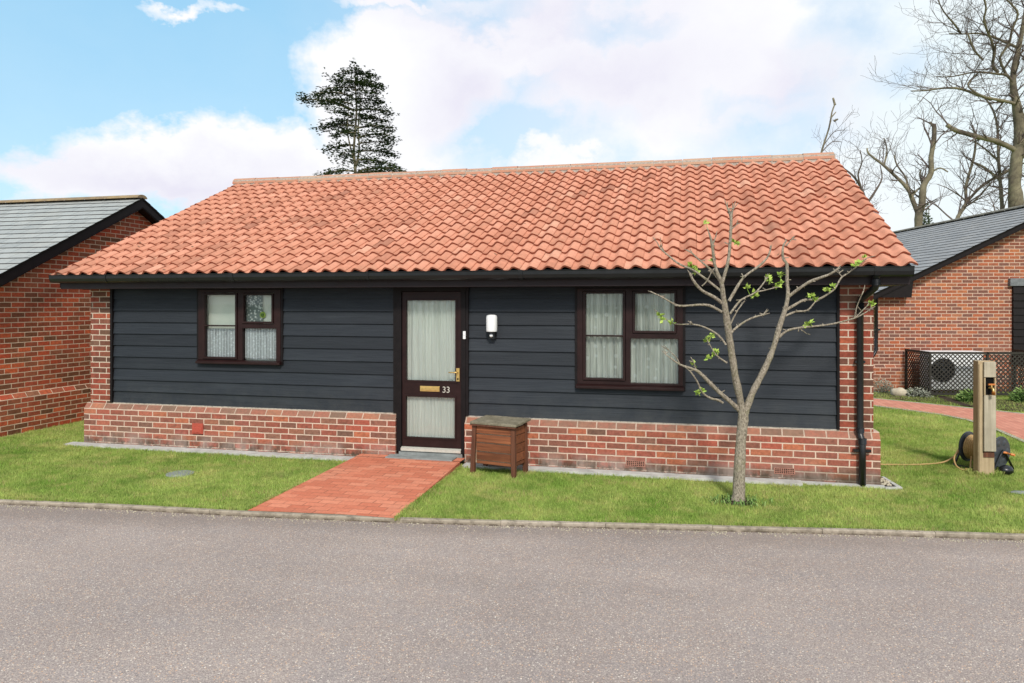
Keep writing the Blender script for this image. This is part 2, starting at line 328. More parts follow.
# block paving: herring-free stretcher blocks 200x100
def m_pave(name,c1,c2,c3,jc,rot=False):
    s=NT(name); x,y,z=s.sep(s.coord())
    if rot: x,y=y,x
    rv=s.math('DIVIDE',y,.105); row=s.math('FLOOR',rv); fv=s.math('SUBTRACT',rv,row)
    uu=s.math('ADD',s.math('DIVIDE',x,.21),s.math('MULTIPLY',s.math('FLOORED_MODULO',row,2),.5)); cl=s.math('FLOOR',uu); fu=s.math('SUBTRACT',uu,cl)
    e=s.math('MINIMUM',s.math('MULTIPLY',s.math('SUBTRACT',.5,s.math('ABSOLUTE',s.math('SUBTRACT',fu,.5))),.21),s.math('MULTIPLY',s.math('SUBTRACT',.5,s.math('ABSOLUTE',s.math('SUBTRACT',fv,.5))),.105))
    r=s.white(s.comb(cl,row,2)); c=s.ramp(r,[(0,c1),(.5,c2),(1,c3)]); n=s.remap(s.noise(35,5,.7),.3,.7,.85,1.14); c=s.mix(1,c,s.comb(n,n,n),'MULTIPLY')
    c=s.mix(s.remap(s.noise(2.5,4,.6),.5,.75,0,.3),c,(.40,.21,.14)); j=s.remap(e,.0025,.006)
    jn=s.remap(s.noise(3,3,.6),.35,.65,.35,1); j=s.math('SUBTRACT',1,s.math('MULTIPLY',s.math('SUBTRACT',1,j),jn))
    c=s.mix(j,jc,c); s.bump(s.math('ADD',j,s.math('MULTIPLY',s.noise(90,3,.7),.3)),.5,.004); return s.fin(c,.88,.25)
M['pave']=m_pave('red_block_paving',(.50,.15,.085),(.58,.19,.11),(.64,.24,.145),(.26,.10,.06))
M['pave_r']=m_pave('red_block_path',(.50,.20,.14),(.56,.23,.16),(.60,.27,.19),(.30,.13,.09),True)
s=NT('kerb_concrete'); t=s.attr(); co=s.coord(); c=s.mix(t,(.33,.28,.215),(.40,.34,.27)); c=s.mix(s.remap(s.noise(9,5,.75),.46,.64,0,.8),c,(.15,.125,.095)); _,_,kz=s.sep(co); c=s.mix(s.math('MULTIPLY',s.remap(kz,-.012,-.03),s.remap(s.noise(14,4,.7),.35,.6)),c,(.09,.07,.05)); s.bump(s.noise(80,4,.7),.6,.006); M['kerb']=s.fin(c,.95,.2)

M['wood_post']=m_wood('weathered_wood',(.33,.24,.14),(.50,.39,.245),2,.85)
M['wood_face']=m_wood('grey_weathered_wood',(.36,.31,.23),(.52,.46,.35),2,.85)
M['wood_box']=m_wood('brown_stained_wood',(.10,.032,.015),(.30,.105,.045),0,.6)
M['wood_leg']=m_wood('brown_stained_leg',(.07,.025,.016),(.19,.075,.04),2,.6)
s=NT('green_felt_lid'); M['lid']=s.fin(s.mix(s.remap(s.noise(14,6,.75),.35,.65),(.12,.105,.07),(.27,.24,.175)),.85,.2)
s=NT('young_tree_bark'); co=s.coord(); g=s.noise(1,6,.75,s.scale(co,(75,75,40))); c=s.mix(s.remap(g,.33,.66),(.07,.052,.035),(.47,.41,.32)); c=s.mix(s.remap(s.noise(14,4,.7),.5,.7,0,.6),c,(.20,.19,.10)); s.bump(g,.9,.01); M['bark']=s.fin(c,.9,.2)
s=NT('grey_bark'); co=s.coord(); c=s.mix(s.remap(s.noise(.8,5,.7),.38,.62),(.075,.06,.05),(.24,.21,.14)); M['bark_far']=s.fin(c,.95,.1)
M['twig_far']=m_plain('pale_twigs',(.13,.10,.09),.95,.2,3,.1)
s=NT('cedar_green'); t=s.attr(); M['cedar']=s.fin(s.ramp(t,[(0,(.02,.032,.022)),(.5,(.06,.082,.048)),(1,(.15,.185,.095))]),.9,.1)
s=NT('bud_green'); t=s.attr(); c=s.ramp(t,[(0,(.22,.36,.05)),(1,(.50,.62,.14))]); M['bud']=s.fin(c,.6,.3)
s=NT('leaf_green'); t=s.attr(); M['leaf']=s.fin(s.ramp(t,[(0,(.03,.07,.015)),(.6,(.10,.19,.04)),(1,(.24,.34,.10))]),.7,.3)
s=NT('silver_leaf'); t=s.attr(); M['silverleaf']=s.fin(s.ramp(t,[(0,(.09,.10,.07)),(1,(.34,.35,.28))]),.8,.3)
M['lattice']=m_plain('dark_lattice',(.030,.027,.022),.6,.3,20,.3)
M['hose']=m_plain('yellow_hose',(.42,.27,.11),.5,.15,30,.4)
M['orange']=m_plain('orange_plastic',(.60,.20,.05),.45,.15,20,.4)
M['reelgrey']=m_plain('slate_plastic',(.045,.052,.062),.45,.2,20,.4)
M['red']=m_plain('red_plastic',(.42,.075,.05),.5,.15,40,.4)

# ------------------------------------------------------------ camera
CAM=(0,-8.41,1.94)
cd=bpy.data.cameras.new('camera'); cam=bpy.data.objects.new('camera',cd); COL.objects.link(cam)
cam.location=CAM; cam.rotation_euler=(rad(90),0,rad(13.46)); cd.sensor_width=36; cd.lens=730/1024*36; cd.shift_y=-38.5/1024; cd.clip_end=3000
scene.camera=cam
scene.view_settings.view_transform='Standard'; scene.view_settings.look='None'; scene.view_settings.exposure=0; scene.view_settings.gamma=1

# ------------------------------------------------------------ sun + sky
SUN_AZ=rad(163); SUN_EL=rad(41)       # compass style: x=sin, y=cos
sd=Vector((math.sin(SUN_AZ)*math.cos(SUN_EL),math.cos(SUN_AZ)*math.cos(SUN_EL),math.sin(SUN_EL)))
ld=bpy.data.lights.new('sun','SUN'); ld.energy=3.4; ld.angle=rad(8); ld.color=(1,.95,.87)
lo=bpy.data.objects.new('sun',ld); COL.objects.link(lo); lo.rotation_euler=(-sd).to_track_quat('-Z','Y').to_euler(); lo.location=(0,-10,20)
w=bpy.data.worlds.new('World'); scene.world=w; w.use_nodes=True
S=NT.__new__(NT); S.t=w.node_tree; S.n=S.t.nodes; S.l=S.t.links; S.n.clear()
wo=S.n.new('ShaderNodeOutputWorld'); sky=S.n.new('ShaderNodeTexSky'); sky.sky_type='NISHITA'; sky.sun_disc=False; sky.sun_elevation=SUN_EL; sky.sun_rotation=SUN_AZ; sky.air_density=1.0; sky.dust_density=.6; sky.ozone_density=2
bg1=S.n.new('ShaderNodeBackground'); S.l.new(sky.outputs[0],bg1.inputs[0]); bg1.inputs[1].default_value=.14
d=S.coord('Generated'); dx,dy,dz=S.sep(d)
wn=S.noise(5,6,.62,d); wn2=S.noise(6.3,6,.62,S.scale(d,(1.3,-1,1.7)))
az=S.math('ADD',S.math('ARCTAN2',dx,dy),S.math('MULTIPLY',S.math('SUBTRACT',wn,.5),.22)); el=S.math('ADD',S.math('ARCSINE',dz),S.math('MULTIPLY',S.math('SUBTRACT',wn2,.5),.16))
def blob(a,e,ra,re,soft=.5):     # degrees; 1 inside -> 0
    q=S.math('ADD',S.math('POWER',S.math('ABSOLUTE',S.math('DIVIDE',S.math('SUBTRACT',az,rad(a)),rad(ra))),2),S.math('POWER',S.math('ABSOLUTE',S.math('DIVIDE',S.math('SUBTRACT',el,rad(e)),rad(re))),2))
    return S.remap(S.math('SQRT',q),1+soft,1-soft,0,1)
def px2(px,py):                  # direction of a sky feature as azimuth and elevation
    X=(px-512)/730; return math.degrees(math.atan(X))-13.46, math.degrees(math.atan((303-py)/730/math.sqrt(1+X*X)))
def pblob(px,py,rx,ry,soft=.5):
    a,e=px2(px,py); a2,_=px2(px+rx,py); _,e2=px2(px,py-ry); return blob(a,e,a2-a,e2-e,soft)
def union(*b):
    r=b[0]
    for q in b[1:]: r=S.math('MAXIMUM',r,q)
    return r
white=union(pblob(160,165,95,42,.35),pblob(90,185,75,30,.5),pblob(255,170,110,45,.4),pblob(345,110,60,75,.35),pblob(385,60,55,50,.35),pblob(440,90,80,75,.4),pblob(470,40,90,50,.5),pblob(560,30,160,45,.6),pblob(700,50,190,75,.5),pblob(640,90,120,60,.6),pblob(950,120,170,200,.5),pblob(560,165,60,22,.6),pblob(430,150,80,30,.6),pblob(700,130,160,35,.9),pblob(200,8,30,8,.9),pblob(400,5,60,9,.8),pblob(1150,80,200,260,.4),pblob(330,185,120,30,.5))
n1=S.noise(7,7,.6,d); n2=S.noise(2.2,5,.6,d)
back=S.remap(n2,.42,.56)                                 # broken cloud over the rest of the sky
inview=blob(-16,12,62,40,.25)
cover=S.math('ADD',S.math('MULTIPLY',white,inview),S.math('MULTIPLY',back,S.math('SUBTRACT',1,inview)))
cover=S.remap(S.math('ADD',cover,S.math('MULTIPLY',S.math('SUBTRACT',n1,.5),1.1)),.28,.80)
shade=union(pblob(170,185,120,26,.8),pblob(470,95,50,45,.8),pblob(800,90,80,40,.9),pblob(620,70,110,45,.9),pblob(540,20,130,26,.9))
ccol=S.mix(S.math('MULTIPLY',shade,S.remap(n1,.25,.7,.5,1.1)),(.95,.955,.98),(.78,.765,.88))
ccol=S.mix(S.math('MULTIPLY',pblob(980,100,160,200,.6),.8),ccol,(.80,.925,.965))
gap=union(pblob(470,15,30,10,.9),pblob(620,22,40,10,.9),pblob(900,70,30,18,.9),pblob(545,128,55,16,.8),pblob(490,142,40,16,.8),pblob(845,28,28,20,.9),pblob(770,135,60,14,.9))
cover=S.math('SUBTRACT',cover,S.math('MULTIPLY',gap,.75),clamp=True)
cover=S.math('MAXIMUM',cover,.0)
bluef=S.mix(S.remap(el,rad(6),rad(22)),(.55,.82,.97),(.36,.70,.95)); bluef=S.mix(S.math('MULTIPLY',S.remap(az,rad(-32),rad(-10)),.8),bluef,(.76,.87,.98))
bg2=S.n.new('ShaderNodeBackground'); S.put(bg2.inputs[0],bluef); bg2.inputs[1].default_value=1.12
bg3=S.n.new('ShaderNodeBackground'); S.put(bg3.inputs[0],ccol); bg3.inputs[1].default_value=1.06
mA=S.n.new('ShaderNodeMixShader'); mA.inputs[0].default_value=.72; S.l.new(bg1.outputs[0],mA.inputs[1]); S.l.new(bg2.outputs[0],mA.inputs[2])
mB=S.n.new('ShaderNodeMixShader'); S.l.new(cover,mB.inputs[0]); S.l.new(mA.outputs[0],mB.inputs[1]); S.l.new(bg3.outputs[0],mB.inputs[2]); S.l.new(mB.outputs[0],wo.inputs[0])
FRONT = [[[0.0,0.0,0.0,0.0823],[0.005,0.001,0.079,0.0624],[0.015,0.003,0.325,0.0546],[0.029,0.007,0.621,0.0511],[0.048,0.011,0.818,0.0503],[0.053,0.012,0.936,0.0485]],[[0.043,0.01,0.877,0.0362],[0.017,-0.026,1.038,0.0331],[-0.023,-0.07,1.218,0.0347],[-0.054,-0.111,1.397,0.0339],[-0.079,-0.149,1.564,0.0339],[-0.109,-0.194,1.758,0.0315],[-0.134,-0.232,1.922,0.0299],[-0.154,-0.263,2.056,0.0252],[-0.169,-0.287,2.16,0.0205],[-0.216,-0.323,2.274,0.0158],[-0.24,-0.349,2.377,0.0142],[-0.259,-0.384,2.526,0.0126],[-0.287,-0.412,2.627,0.0079]],[[0.067,0.016,0.887,0.0362],[0.135,0.038,1.073,0.0323],[0.212,0.062,1.23,0.0307],[0.289,0.086,1.388,0.0292],[0.348,0.106,1.545,0.0276],[0.406,0.127,1.752,0.0252],[0.455,0.143,1.901,0.0221],[0.484,0.155,2.049,0.0205],[0.475,0.158,2.198,0.0173],[0.476,0.162,2.347,0.015],[0.438,0.156,2.416,0.0126],[0.438,0.159,2.526,0.011],[0.467,0.168,2.585,0.0071]],[[0.039,0.009,0.887,0.0268],[-0.048,-0.024,0.977,0.0236],[-0.173,-0.069,1.087,0.0205],[-0.269,-0.105,1.186,0.0189],[-0.365,-0.141,1.286,0.0165],[-0.431,-0.165,1.325,0.0126],[-0.555,-0.207,1.37,0.0095],[-0.697,-0.258,1.474,0.0039]],[[-0.169,-0.287,2.141,0.0165],[-0.146,-0.276,2.218,0.0156],[-0.108,-0.255,2.361,0.0147],[-0.089,-0.238,2.525,0.0137],[-0.078,-0.221,2.717,0.0128],[-0.078,-0.213,2.824,0.0118]],[[-0.078,-0.213,2.795,0.0173],[-0.096,-0.211,2.853,0.0114],[-0.115,-0.212,2.892,0.0055]],[[-0.078,-0.213,2.795,0.015],[-0.061,-0.234,2.868,0.0047]],[[-0.097,-0.225,2.65,0.0063],[-0.025,-0.247,2.723,0.0039]],[[-0.259,-0.384,2.507,0.0087],[-0.222,-0.349,2.603,0.0047]],[[-0.144,-0.047,0.987,0.0126],[-0.192,-0.068,1.017,0.0115],[-0.269,-0.101,1.039,0.0104],[-0.346,-0.136,1.1,0.0093],[-0.394,-0.168,1.209,0.0082],[-0.46,-0.205,1.309,0.0071]],[[-0.162,-0.239,1.97,0.0173],[-0.237,-0.276,2.027,0.0156],[-0.349,-0.328,2.089,0.0138],[-0.429,-0.371,2.179,0.012],[-0.461,-0.395,2.254,0.0102]],[[-0.173,-0.268,2.085,0.0126],[-0.313,-0.233,2.201,0.0114],[-0.432,-0.207,2.291,0.0102],[-0.564,-0.185,2.352,0.0091],[-0.661,-0.163,2.433,0.0079],[-0.738,-0.144,2.504,0.0067],[-0.778,-0.125,2.576,0.0055]],[[-0.162,-0.239,1.884,0.0134],[-0.283,-0.271,1.947,0.012],[-0.414,-0.305,1.951,0.0105],[-0.563,-0.344,1.943,0.0091],[-0.674,-0.374,1.999,0.0076],[-0.74,-0.391,2.037,0.0062],[-0.805,-0.408,2.068,0.0047]],[[-0.121,-0.16,1.564,0.011],[-0.186,-0.147,1.652,0.0096],[-0.308,-0.14,1.728,0.0082],[-0.434,-0.138,1.761,0.0068],[-0.613,-0.136,1.765,0.0054],[-0.751,-0.128,1.855,0.0039]],[[-0.11,-0.125,1.387,0.0087],[-0.214,-0.152,1.465,0.0063],[-0.271,-0.168,1.562,0.0039]],[[-0.183,-0.291,2.179,0.011],[-0.266,-0.297,2.285,0.0095],[-0.368,-0.307,2.375,0.0079],[-0.446,-0.314,2.452,0.0063]],[[-0.349,-0.328,2.132,0.0063],[-0.304,-0.335,2.179,0.0051],[-0.267,-0.348,2.254,0.0039]],[[-0.097,-0.223,1.989,0.0158],[-0.035,-0.196,2.099,0.014],[0.045,-0.162,2.22,0.0123],[0.177,-0.114,2.319,0.0106],[0.263,-0.081,2.405,0.0088],[0.299,-0.064,2.492,0.0071]],[[-0.088,-0.221,1.865,0.011],[0.018,-0.149,1.999,0.0092],[0.163,-0.07,2.077,0.0074],[0.266,-0.002,2.204,0.0055]],[[0.163,-0.07,2.077,0.0071],[0.257,-0.046,2.096,0.0055],[0.361,-0.019,2.125,0.0039]],[[-0.086,-0.189,1.672,0.0118],[-0.014,-0.153,1.743,0.0108],[0.111,-0.097,1.82,0.0097],[0.239,-0.043,1.857,0.0087]],[[-0.086,-0.189,1.758,0.0087],[-0.029,-0.159,1.874,0.0071],[0.01,-0.14,1.934,0.0055]],[[0.484,0.155,2.029,0.0165],[0.58,0.137,2.108,0.0153],[0.683,0.12,2.179,0.014],[0.804,0.104,2.227,0.0128],[0.868,0.095,2.254,0.0115],[0.926,0.084,2.296,0.0102]],[[0.464,0.145,1.901,0.0142],[0.56,0.189,1.956,0.0131],[0.647,0.228,2.0,0.0121],[0.779,0.283,2.007,0.011],[0.868,0.323,2.05,0.01],[0.955,0.363,2.117,0.0089],[1.018,0.4,2.221,0.0079],[1.09,0.433,2.272,0.0068],[1.183,0.476,2.34,0.0058],[1.291,0.527,2.43,0.0047]],[[0.455,0.143,1.841,0.011],[0.558,0.175,1.884,0.0095],[0.673,0.21,1.898,0.0079],[0.744,0.235,1.978,0.0063]],[[0.396,0.117,1.634,0.0134],[0.47,0.121,1.696,0.0122],[0.579,0.13,1.725,0.0109],[0.714,0.142,1.74,0.0097],[0.906,0.158,1.768,0.0084],[1.092,0.173,1.821,0.0072],[1.174,0.179,1.863,0.006],[1.227,0.182,1.899,0.0047]],[[1.102,0.176,1.834,0.0071],[1.113,0.141,1.941,0.0059],[1.163,0.097,2.09,0.0047]],[[1.111,0.178,1.834,0.0063],[1.225,0.245,1.941,0.0039]],[[0.467,0.166,2.536,0.0079],[0.525,0.178,2.605,0.0039]],[[-0.559,-0.208,1.375,0.0063],[-0.593,-0.204,1.443,0.0047],[-0.669,-0.206,1.51,0.0032]],[[0.583,0.131,1.724,0.0063],[0.624,0.154,1.694,0.0047],[0.664,0.177,1.664,0.0032]],[[1.028,0.403,2.232,0.0055],[1.0,0.404,2.272,0.0032]],[[-0.403,-0.158,1.316,0.0079],[-0.422,-0.138,1.392,0.0039]],[[-0.71,-0.137,2.475,0.0063],[-0.738,-0.15,2.553,0.0032]]]
FRONT_AT = (0.491, -0.899, -0.03)
BIG = [[[0.0,0.0,0.0,0.4164],[-0.05,-0.012,2.291,0.3436],[-0.126,-0.03,3.28,0.2915],[0.0,0.0,4.529,0.2811],[0.152,0.037,5.83,0.2707],[0.0,0.0,7.132,0.2186],[-0.202,-0.048,8.381,0.151],[-0.152,-0.036,9.214,0.1353],[0.102,0.024,10.307,0.1197],[0.355,0.085,11.713,0.0989],[0.658,0.158,13.795,0.0781],[0.861,0.206,15.877,0.0521]],[[0.102,0.024,7.236,0.0937],[-0.468,-0.264,7.403,0.0824],[-1.868,-0.959,7.564,0.0711],[-3.139,-1.608,7.877,0.0599],[-4.061,-2.069,7.859,0.0486],[-5.026,-2.557,7.659,0.0373],[-5.821,-2.959,7.574,0.026]],[[-0.152,-0.036,8.381,0.0833],[-0.603,-0.378,8.753,0.0708],[-1.134,-0.699,8.771,0.0583],[-2.44,-1.491,8.726,0.0458],[-3.738,-2.296,8.349,0.0333],[-4.667,-2.873,8.227,0.0208]],[[0.051,0.012,10.255,0.0781],[-0.64,-0.233,10.54,0.0677],[-1.275,-0.457,10.774,0.0573],[-2.011,-0.714,10.931,0.0468],[-2.927,-1.03,10.866,0.0364],[-3.578,-1.256,10.872,0.026]],[[-0.653,-0.39,8.83,0.0677],[-1.083,-0.809,9.555,0.0632],[-0.762,-1.039,10.168,0.0587],[-0.725,-1.295,10.784,0.0543],[-0.566,-1.572,11.472,0.0498],[-0.943,-1.862,11.844,0.0454],[-1.428,-2.215,12.245,0.0409],[-1.908,-2.805,13.274,0.0364]],[[-1.134,-0.699,8.874,0.0833],[-1.456,-0.957,9.126,0.0755],[-1.527,-1.277,9.691,0.0677],[-1.728,-1.584,10.16,0.0599],[-2.322,-2.248,11.025,0.0521],[-2.352,-2.583,11.593,0.0442],[-2.884,-3.352,12.649,0.0364]],[[0.102,0.024,4.841,0.1353],[-0.985,-0.356,5.336,0.1301],[-1.904,-0.671,5.543,0.1249],[-2.793,-0.976,5.761,0.1197],[-3.278,-1.144,5.904,0.1145],[-3.681,-1.289,6.15,0.1093]],[[-0.708,-0.169,0.0,0.1093],[-0.375,0.85,2.312,0.098],[-0.269,1.392,3.622,0.0868],[-0.145,1.924,4.929,0.0755],[0.06,2.613,6.641,0.0642],[-0.01,3.033,7.808,0.0529],[-0.322,3.281,8.569,0.0416]],[[-2.812,0.267,1.139,0.1145],[-2.573,0.485,1.659,0.1024],[-2.098,0.835,2.365,0.0902],[-1.999,1.132,3.322,0.0781],[-1.417,1.745,4.953,0.0659],[-1.2,2.105,6.068,0.0538],[-1.311,2.303,6.867,0.0416]],[[-2.098,0.835,2.365,0.0677],[-1.073,1.432,3.389,0.0763],[0.417,2.195,4.221,0.085],[0.895,2.431,4.407,0.0937]],[[0.355,0.085,9.63,0.1562],[0.99,-0.144,10.538,0.1215],[1.832,-0.275,10.932,0.0868],[2.552,-0.64,12.249,0.0521]],[[0.152,0.037,6.507,0.1822],[1.447,0.409,7.565,0.1423],[2.753,0.798,9.153,0.1024],[3.549,1.055,10.743,0.0625]],[[0.0,0.0,4.425,0.1562],[1.227,-0.118,5.377,0.1041],[2.54,-0.181,5.805,0.0521]],[[-2.952,-1.036,10.866,0.0521],[-3.319,-1.314,11.26,0.0434],[-3.968,-1.767,11.812,0.0347],[-4.342,-2.092,12.329,0.026]],[[-2.267,-1.45,8.726,0.0416],[-2.936,-1.953,8.016,0.0451],[-2.677,-2.115,7.55,0.0486],[-2.281,-2.256,7.235,0.0521]],[[-1.955,-1.077,9.433,0.0521],[-2.48,-1.408,9.876,0.0486],[-2.738,-1.635,10.328,0.0451],[-2.872,-1.763,10.598,0.0416]],[[-0.269,1.392,3.622,0.0781],[-0.887,1.684,4.349,0.0703],[-1.322,1.835,4.67,0.0625]],[[-0.172,1.918,4.798,0.0521],[-0.791,2.094,5.521,0.0416],[-1.34,2.216,6.017,0.0312]]]
BIG_AT = (16.72, 34.665, 4.959)
POLLARD = [[[0.0,0.0,0.0,0.1841],[0.0,0.0,1.14,0.1666],[0.021,0.005,1.622,0.1578],[0.149,0.035,1.973,0.149],[0.213,0.051,2.806,0.1315],[0.533,0.127,3.376,0.114],[0.533,0.127,4.051,0.1052],[0.661,0.158,4.888,0.0964],[0.661,0.158,5.524,0.0789]],[[-0.021,-0.005,1.578,0.1052],[-0.212,0.026,2.159,0.0928],[-0.446,0.05,2.742,0.0804],[-1.057,0.021,3.423,0.0679],[-1.468,-0.003,3.835,0.0555],[-2.006,-0.041,4.296,0.0431],[-2.085,-0.025,4.569,0.0307]],[[-0.297,0.006,2.291,0.0482],[-0.008,0.184,2.658,0.0482],[0.271,0.324,2.802,0.0482]],[[-0.446,0.05,2.742,0.0482],[-0.45,0.182,3.205,0.0409],[-0.78,0.314,3.818,0.0336],[-0.873,0.43,4.291,0.0263]],[[-1.382,0.018,3.79,0.0438],[-1.173,0.373,4.517,0.0329],[-1.241,0.603,5.108,0.0219]],[[0.661,0.158,5.348,0.0614],[0.515,0.201,5.63,0.0438]],[[0.271,0.324,2.802,0.0438],[0.214,0.546,3.372,0.0395],[0.286,0.66,3.612,0.0351]],[[0.576,0.138,3.419,0.0395],[0.854,0.014,3.561,0.0351],[1.129,-0.11,3.353,0.0307]]]
POLLARD_AT = (9.881, 26.859, 4.263)
DEAD = [[[0.0,0.0,0.0,0.0466],[0.182,0.043,0.931,0.0419],[0.499,0.119,1.956,0.0373],[0.635,0.151,2.701,0.0326],[0.77,0.184,3.073,0.0279]],[[0.589,0.14,2.421,0.0373],[0.828,0.264,2.718,0.0233]],[[0.77,0.184,3.027,0.0605],[0.693,0.233,3.371,0.0419]],[[0.725,0.173,2.282,0.0605],[0.906,0.214,2.374,0.0326]],[[0.182,0.043,0.838,0.0279],[0.616,0.05,1.283,0.021],[1.054,0.086,1.268,0.014]],[[0.272,0.065,1.164,0.0233],[0.68,-0.073,1.716,0.0186],[1.142,-0.123,1.771,0.014]]]
DEAD_AT = (5.946, 27.974, 8.135)
FAR = [[[0.0,0.0,0.0,0.1658],[0.0,0.0,2.637,0.1444],[-0.147,-0.035,4.144,0.1231],[-0.44,-0.106,5.274,0.1017],[-0.953,-0.228,6.178,0.0804],[-1.612,-0.386,6.781,0.059],[-2.198,-0.527,7.082,0.0377]],[[-0.147,-0.035,4.144,0.0979],[0.526,-0.121,5.237,0.0753],[0.917,-0.21,6.106,0.0527],[0.727,-0.435,7.045,0.0301]],[[-0.44,-0.106,5.274,0.0753],[-0.826,-0.618,6.332,0.0603],[-0.619,-0.936,7.235,0.0452],[-0.837,-1.318,8.06,0.0301]],[[-0.073,-0.018,3.39,0.0753],[-1.266,-0.053,4.403,0.0527],[-1.834,-0.084,4.721,0.0301]]]
FAR_AT = (13.283, 51.323, 5.18)
BUDS = [[0.709,0.169,2.039],[0.747,0.178,2.0],[0.881,0.211,2.098],[0.929,0.222,2.137],[1.188,0.284,2.374],[1.236,0.295,2.423],[1.15,0.275,2.344],[0.652,0.156,1.753],[0.69,0.165,1.773],[-0.258,-0.062,1.645],[-0.297,-0.071,1.596],[-0.249,-0.06,1.468],[-0.211,-0.051,1.497],[-0.287,-0.069,1.428],[-0.383,-0.092,1.084],[-0.354,-0.085,1.113],[-0.747,-0.179,1.842],[-0.718,-0.172,1.803],[-0.44,-0.106,2.315],[-0.46,-0.11,2.344],[-0.038,-0.01,2.551],[0.278,0.066,2.216],[0.297,0.071,2.187],[0.402,0.096,2.167],[0.374,0.089,2.137],[0.412,0.098,2.246],[1.265,0.302,1.96],[0.153,0.036,2.039],[-0.316,-0.076,2.738],[-0.421,-0.101,1.369],[0.144,0.034,2.068],[-0.632,-0.152,1.773],[-0.402,-0.097,2.265],[-0.258,-0.062,2.374],[0.077,0.018,2.118]]
CEDAR = [[[-0.06,-0.02,10.12],[-0.08,-0.14,10.3],0.5],[[-0.13,-0.03,9.83],[-0.72,-0.59,9.56],0.8],[[0.0,-0.0,9.54],[1.39,-0.86,9.18],0.9],[[-0.06,-0.02,9.11],[-1.58,0.83,9.47],1.4],[[-0.06,-0.02,9.04],[1.69,-1.22,8.5],1.4],[[-0.13,-0.03,8.75],[-1.94,-0.46,8.68],1.1],[[-0.13,-0.03,8.61],[0.77,1.49,8.83],1.5],[[-0.19,-0.05,8.25],[-1.73,-1.79,8.03],1],[[-0.06,-0.02,8.1],[1.55,0.55,7.89],1.5],[[-0.13,-0.03,7.38],[-3.42,-0.44,8.18],1.5],[[-0.19,-0.05,7.74],[-1.35,-1.84,7.52],1],[[-0.06,-0.02,7.38],[2.22,0.13,7.13],1.2],[[-0.13,-0.03,6.94],[-1.86,0.22,7.55],0.9],[[0.0,-0.0,6.8],[2.0,0.32,6.69],1.1],[[-0.13,-0.03,6.44],[-2.48,0.15,6.39],1.3],[[0.06,0.02,6.29],[2.5,-0.53,5.99],1],[[-0.13,-0.03,6.01],[-0.96,-1.09,5.6],1.1],[[0.06,0.02,5.65],[2.43,-0.7,5.58],1.7],[[0.06,0.02,5.28],[2.0,0.5,5.36],1.8],[[-0.13,-0.03,5.21],[-2.4,0.82,5.21],1],[[0.13,0.03,4.85],[2.28,0.84,4.69],1.2],[[-0.13,-0.03,4.63],[-1.57,0.52,4.44],1],[[0.13,0.03,4.34],[2.34,0.18,3.91],1.5],[[-0.06,-0.02,4.06],[-0.08,0.79,4.35],1],[[-0.13,-0.03,3.62],[-1.45,-1.66,3.18],1.3],[[0.13,0.03,3.62],[2.9,0.01,3.57],1.6],[[-0.06,-0.02,3.48],[2.11,1.08,3.55],1.4],[[-0.13,-0.03,6.73],[-1.37,0.41,6.83],1],[[0.0,-0.0,8.53],[0.5,-0.14,9.04],1.2],[[-0.06,-0.02,9.26],[0.96,-1.13,9.55],0.9],[[-0.13,-0.03,4.92],[-0.56,-0.9,4.48],1.2],[[0.0,-0.0,7.09],[1.17,-0.67,6.71],1.3],[[0.0,-0.0,7.81],[0.82,-0.52,7.76],1.3],[[-0.06,-0.02,5.65],[-1.23,0.72,6.46],0.9]]
CEDAR_AT = (-19.827, 33.116, 6.44)
CEDAR_STEMS = [[[0.0,-0.0,-1.29,0.15],[-0.03,-0.01,3.41,0.092],[-0.13,-0.03,4.78,0.081],[-0.06,-0.02,5.93,0.069],[0.03,0.01,7.38,0.058],[-0.03,-0.01,8.82,0.046],[-0.08,-0.02,10.12,0.017]],[[-0.06,-0.02,3.62,0.069],[0.19,0.05,4.92,0.058],[0.13,0.03,6.22,0.046],[0.26,0.06,7.96,0.035],[0.19,0.05,9.11,0.017]],[[-0.1,-0.02,4.2,0.058],[-0.39,-0.09,5.36,0.046],[-0.52,-0.12,6.22,0.035],[-0.45,-0.11,7.67,0.023],[-0.65,-0.16,8.68,0.012]]]
# ------------------------------------------------------------ ground, road, kerb, lawn, path
rnd=random.Random(11)
KP=[(-40,-5.2),(-16,-3.75),(-9,-2.95),(-6.54,-2.62),(-5.27,-2.50),(-3.9,-2.42),(-2.5,-2.27),(-1.43,-2.12),(0.11,-1.88),(1.43,-1.68),(2.71,-1.52),(6,-1.1),(12,-.2),(40,4)]
def ky(x):
    for a,b in zip(KP,KP[1:]):
        if a[0]<=x<=b[0]: return a[1]+(b[1]-a[1])*(x-a[0])/(b[0]-a[0])
    return KP[0][1] if x<KP[0][0] else KP[-1][1]
def kline(off): # sampled kerb line shifted off metres away from the road
    return [(x*1.0,ky(x)+off) for x in [-40,-30,-22,-16,-12]+[-11+.25*i for i in range(80)]+[10,12,20,40]]
b=MB(); b.face([(-900,-900,-.08),(900,-900,-.08),(900,900,-.08),(-900,900,-.08)]); structure(b.build('ground',M['field']))
b=MB(); L=kline(0.012)
for p,q in zip(L,L[1:]): b.face([(p[0],-45,-.035),(q[0],-45,-.035),(q[0],q[1],-.035),(p[0],p[1],-.035)])
structure(b.build('road',M['asphalt']))
b=MB(); L=kline(.05)
for p,q in zip(L,L[1:]): b.face([(p[0],p[1],-.006),(q[0],q[1],-.006),(q[0],50,-.006),(p[0],50,-.006)])
structure(b.build('lawn',M['lawn']))
b=MB(); x=-38.
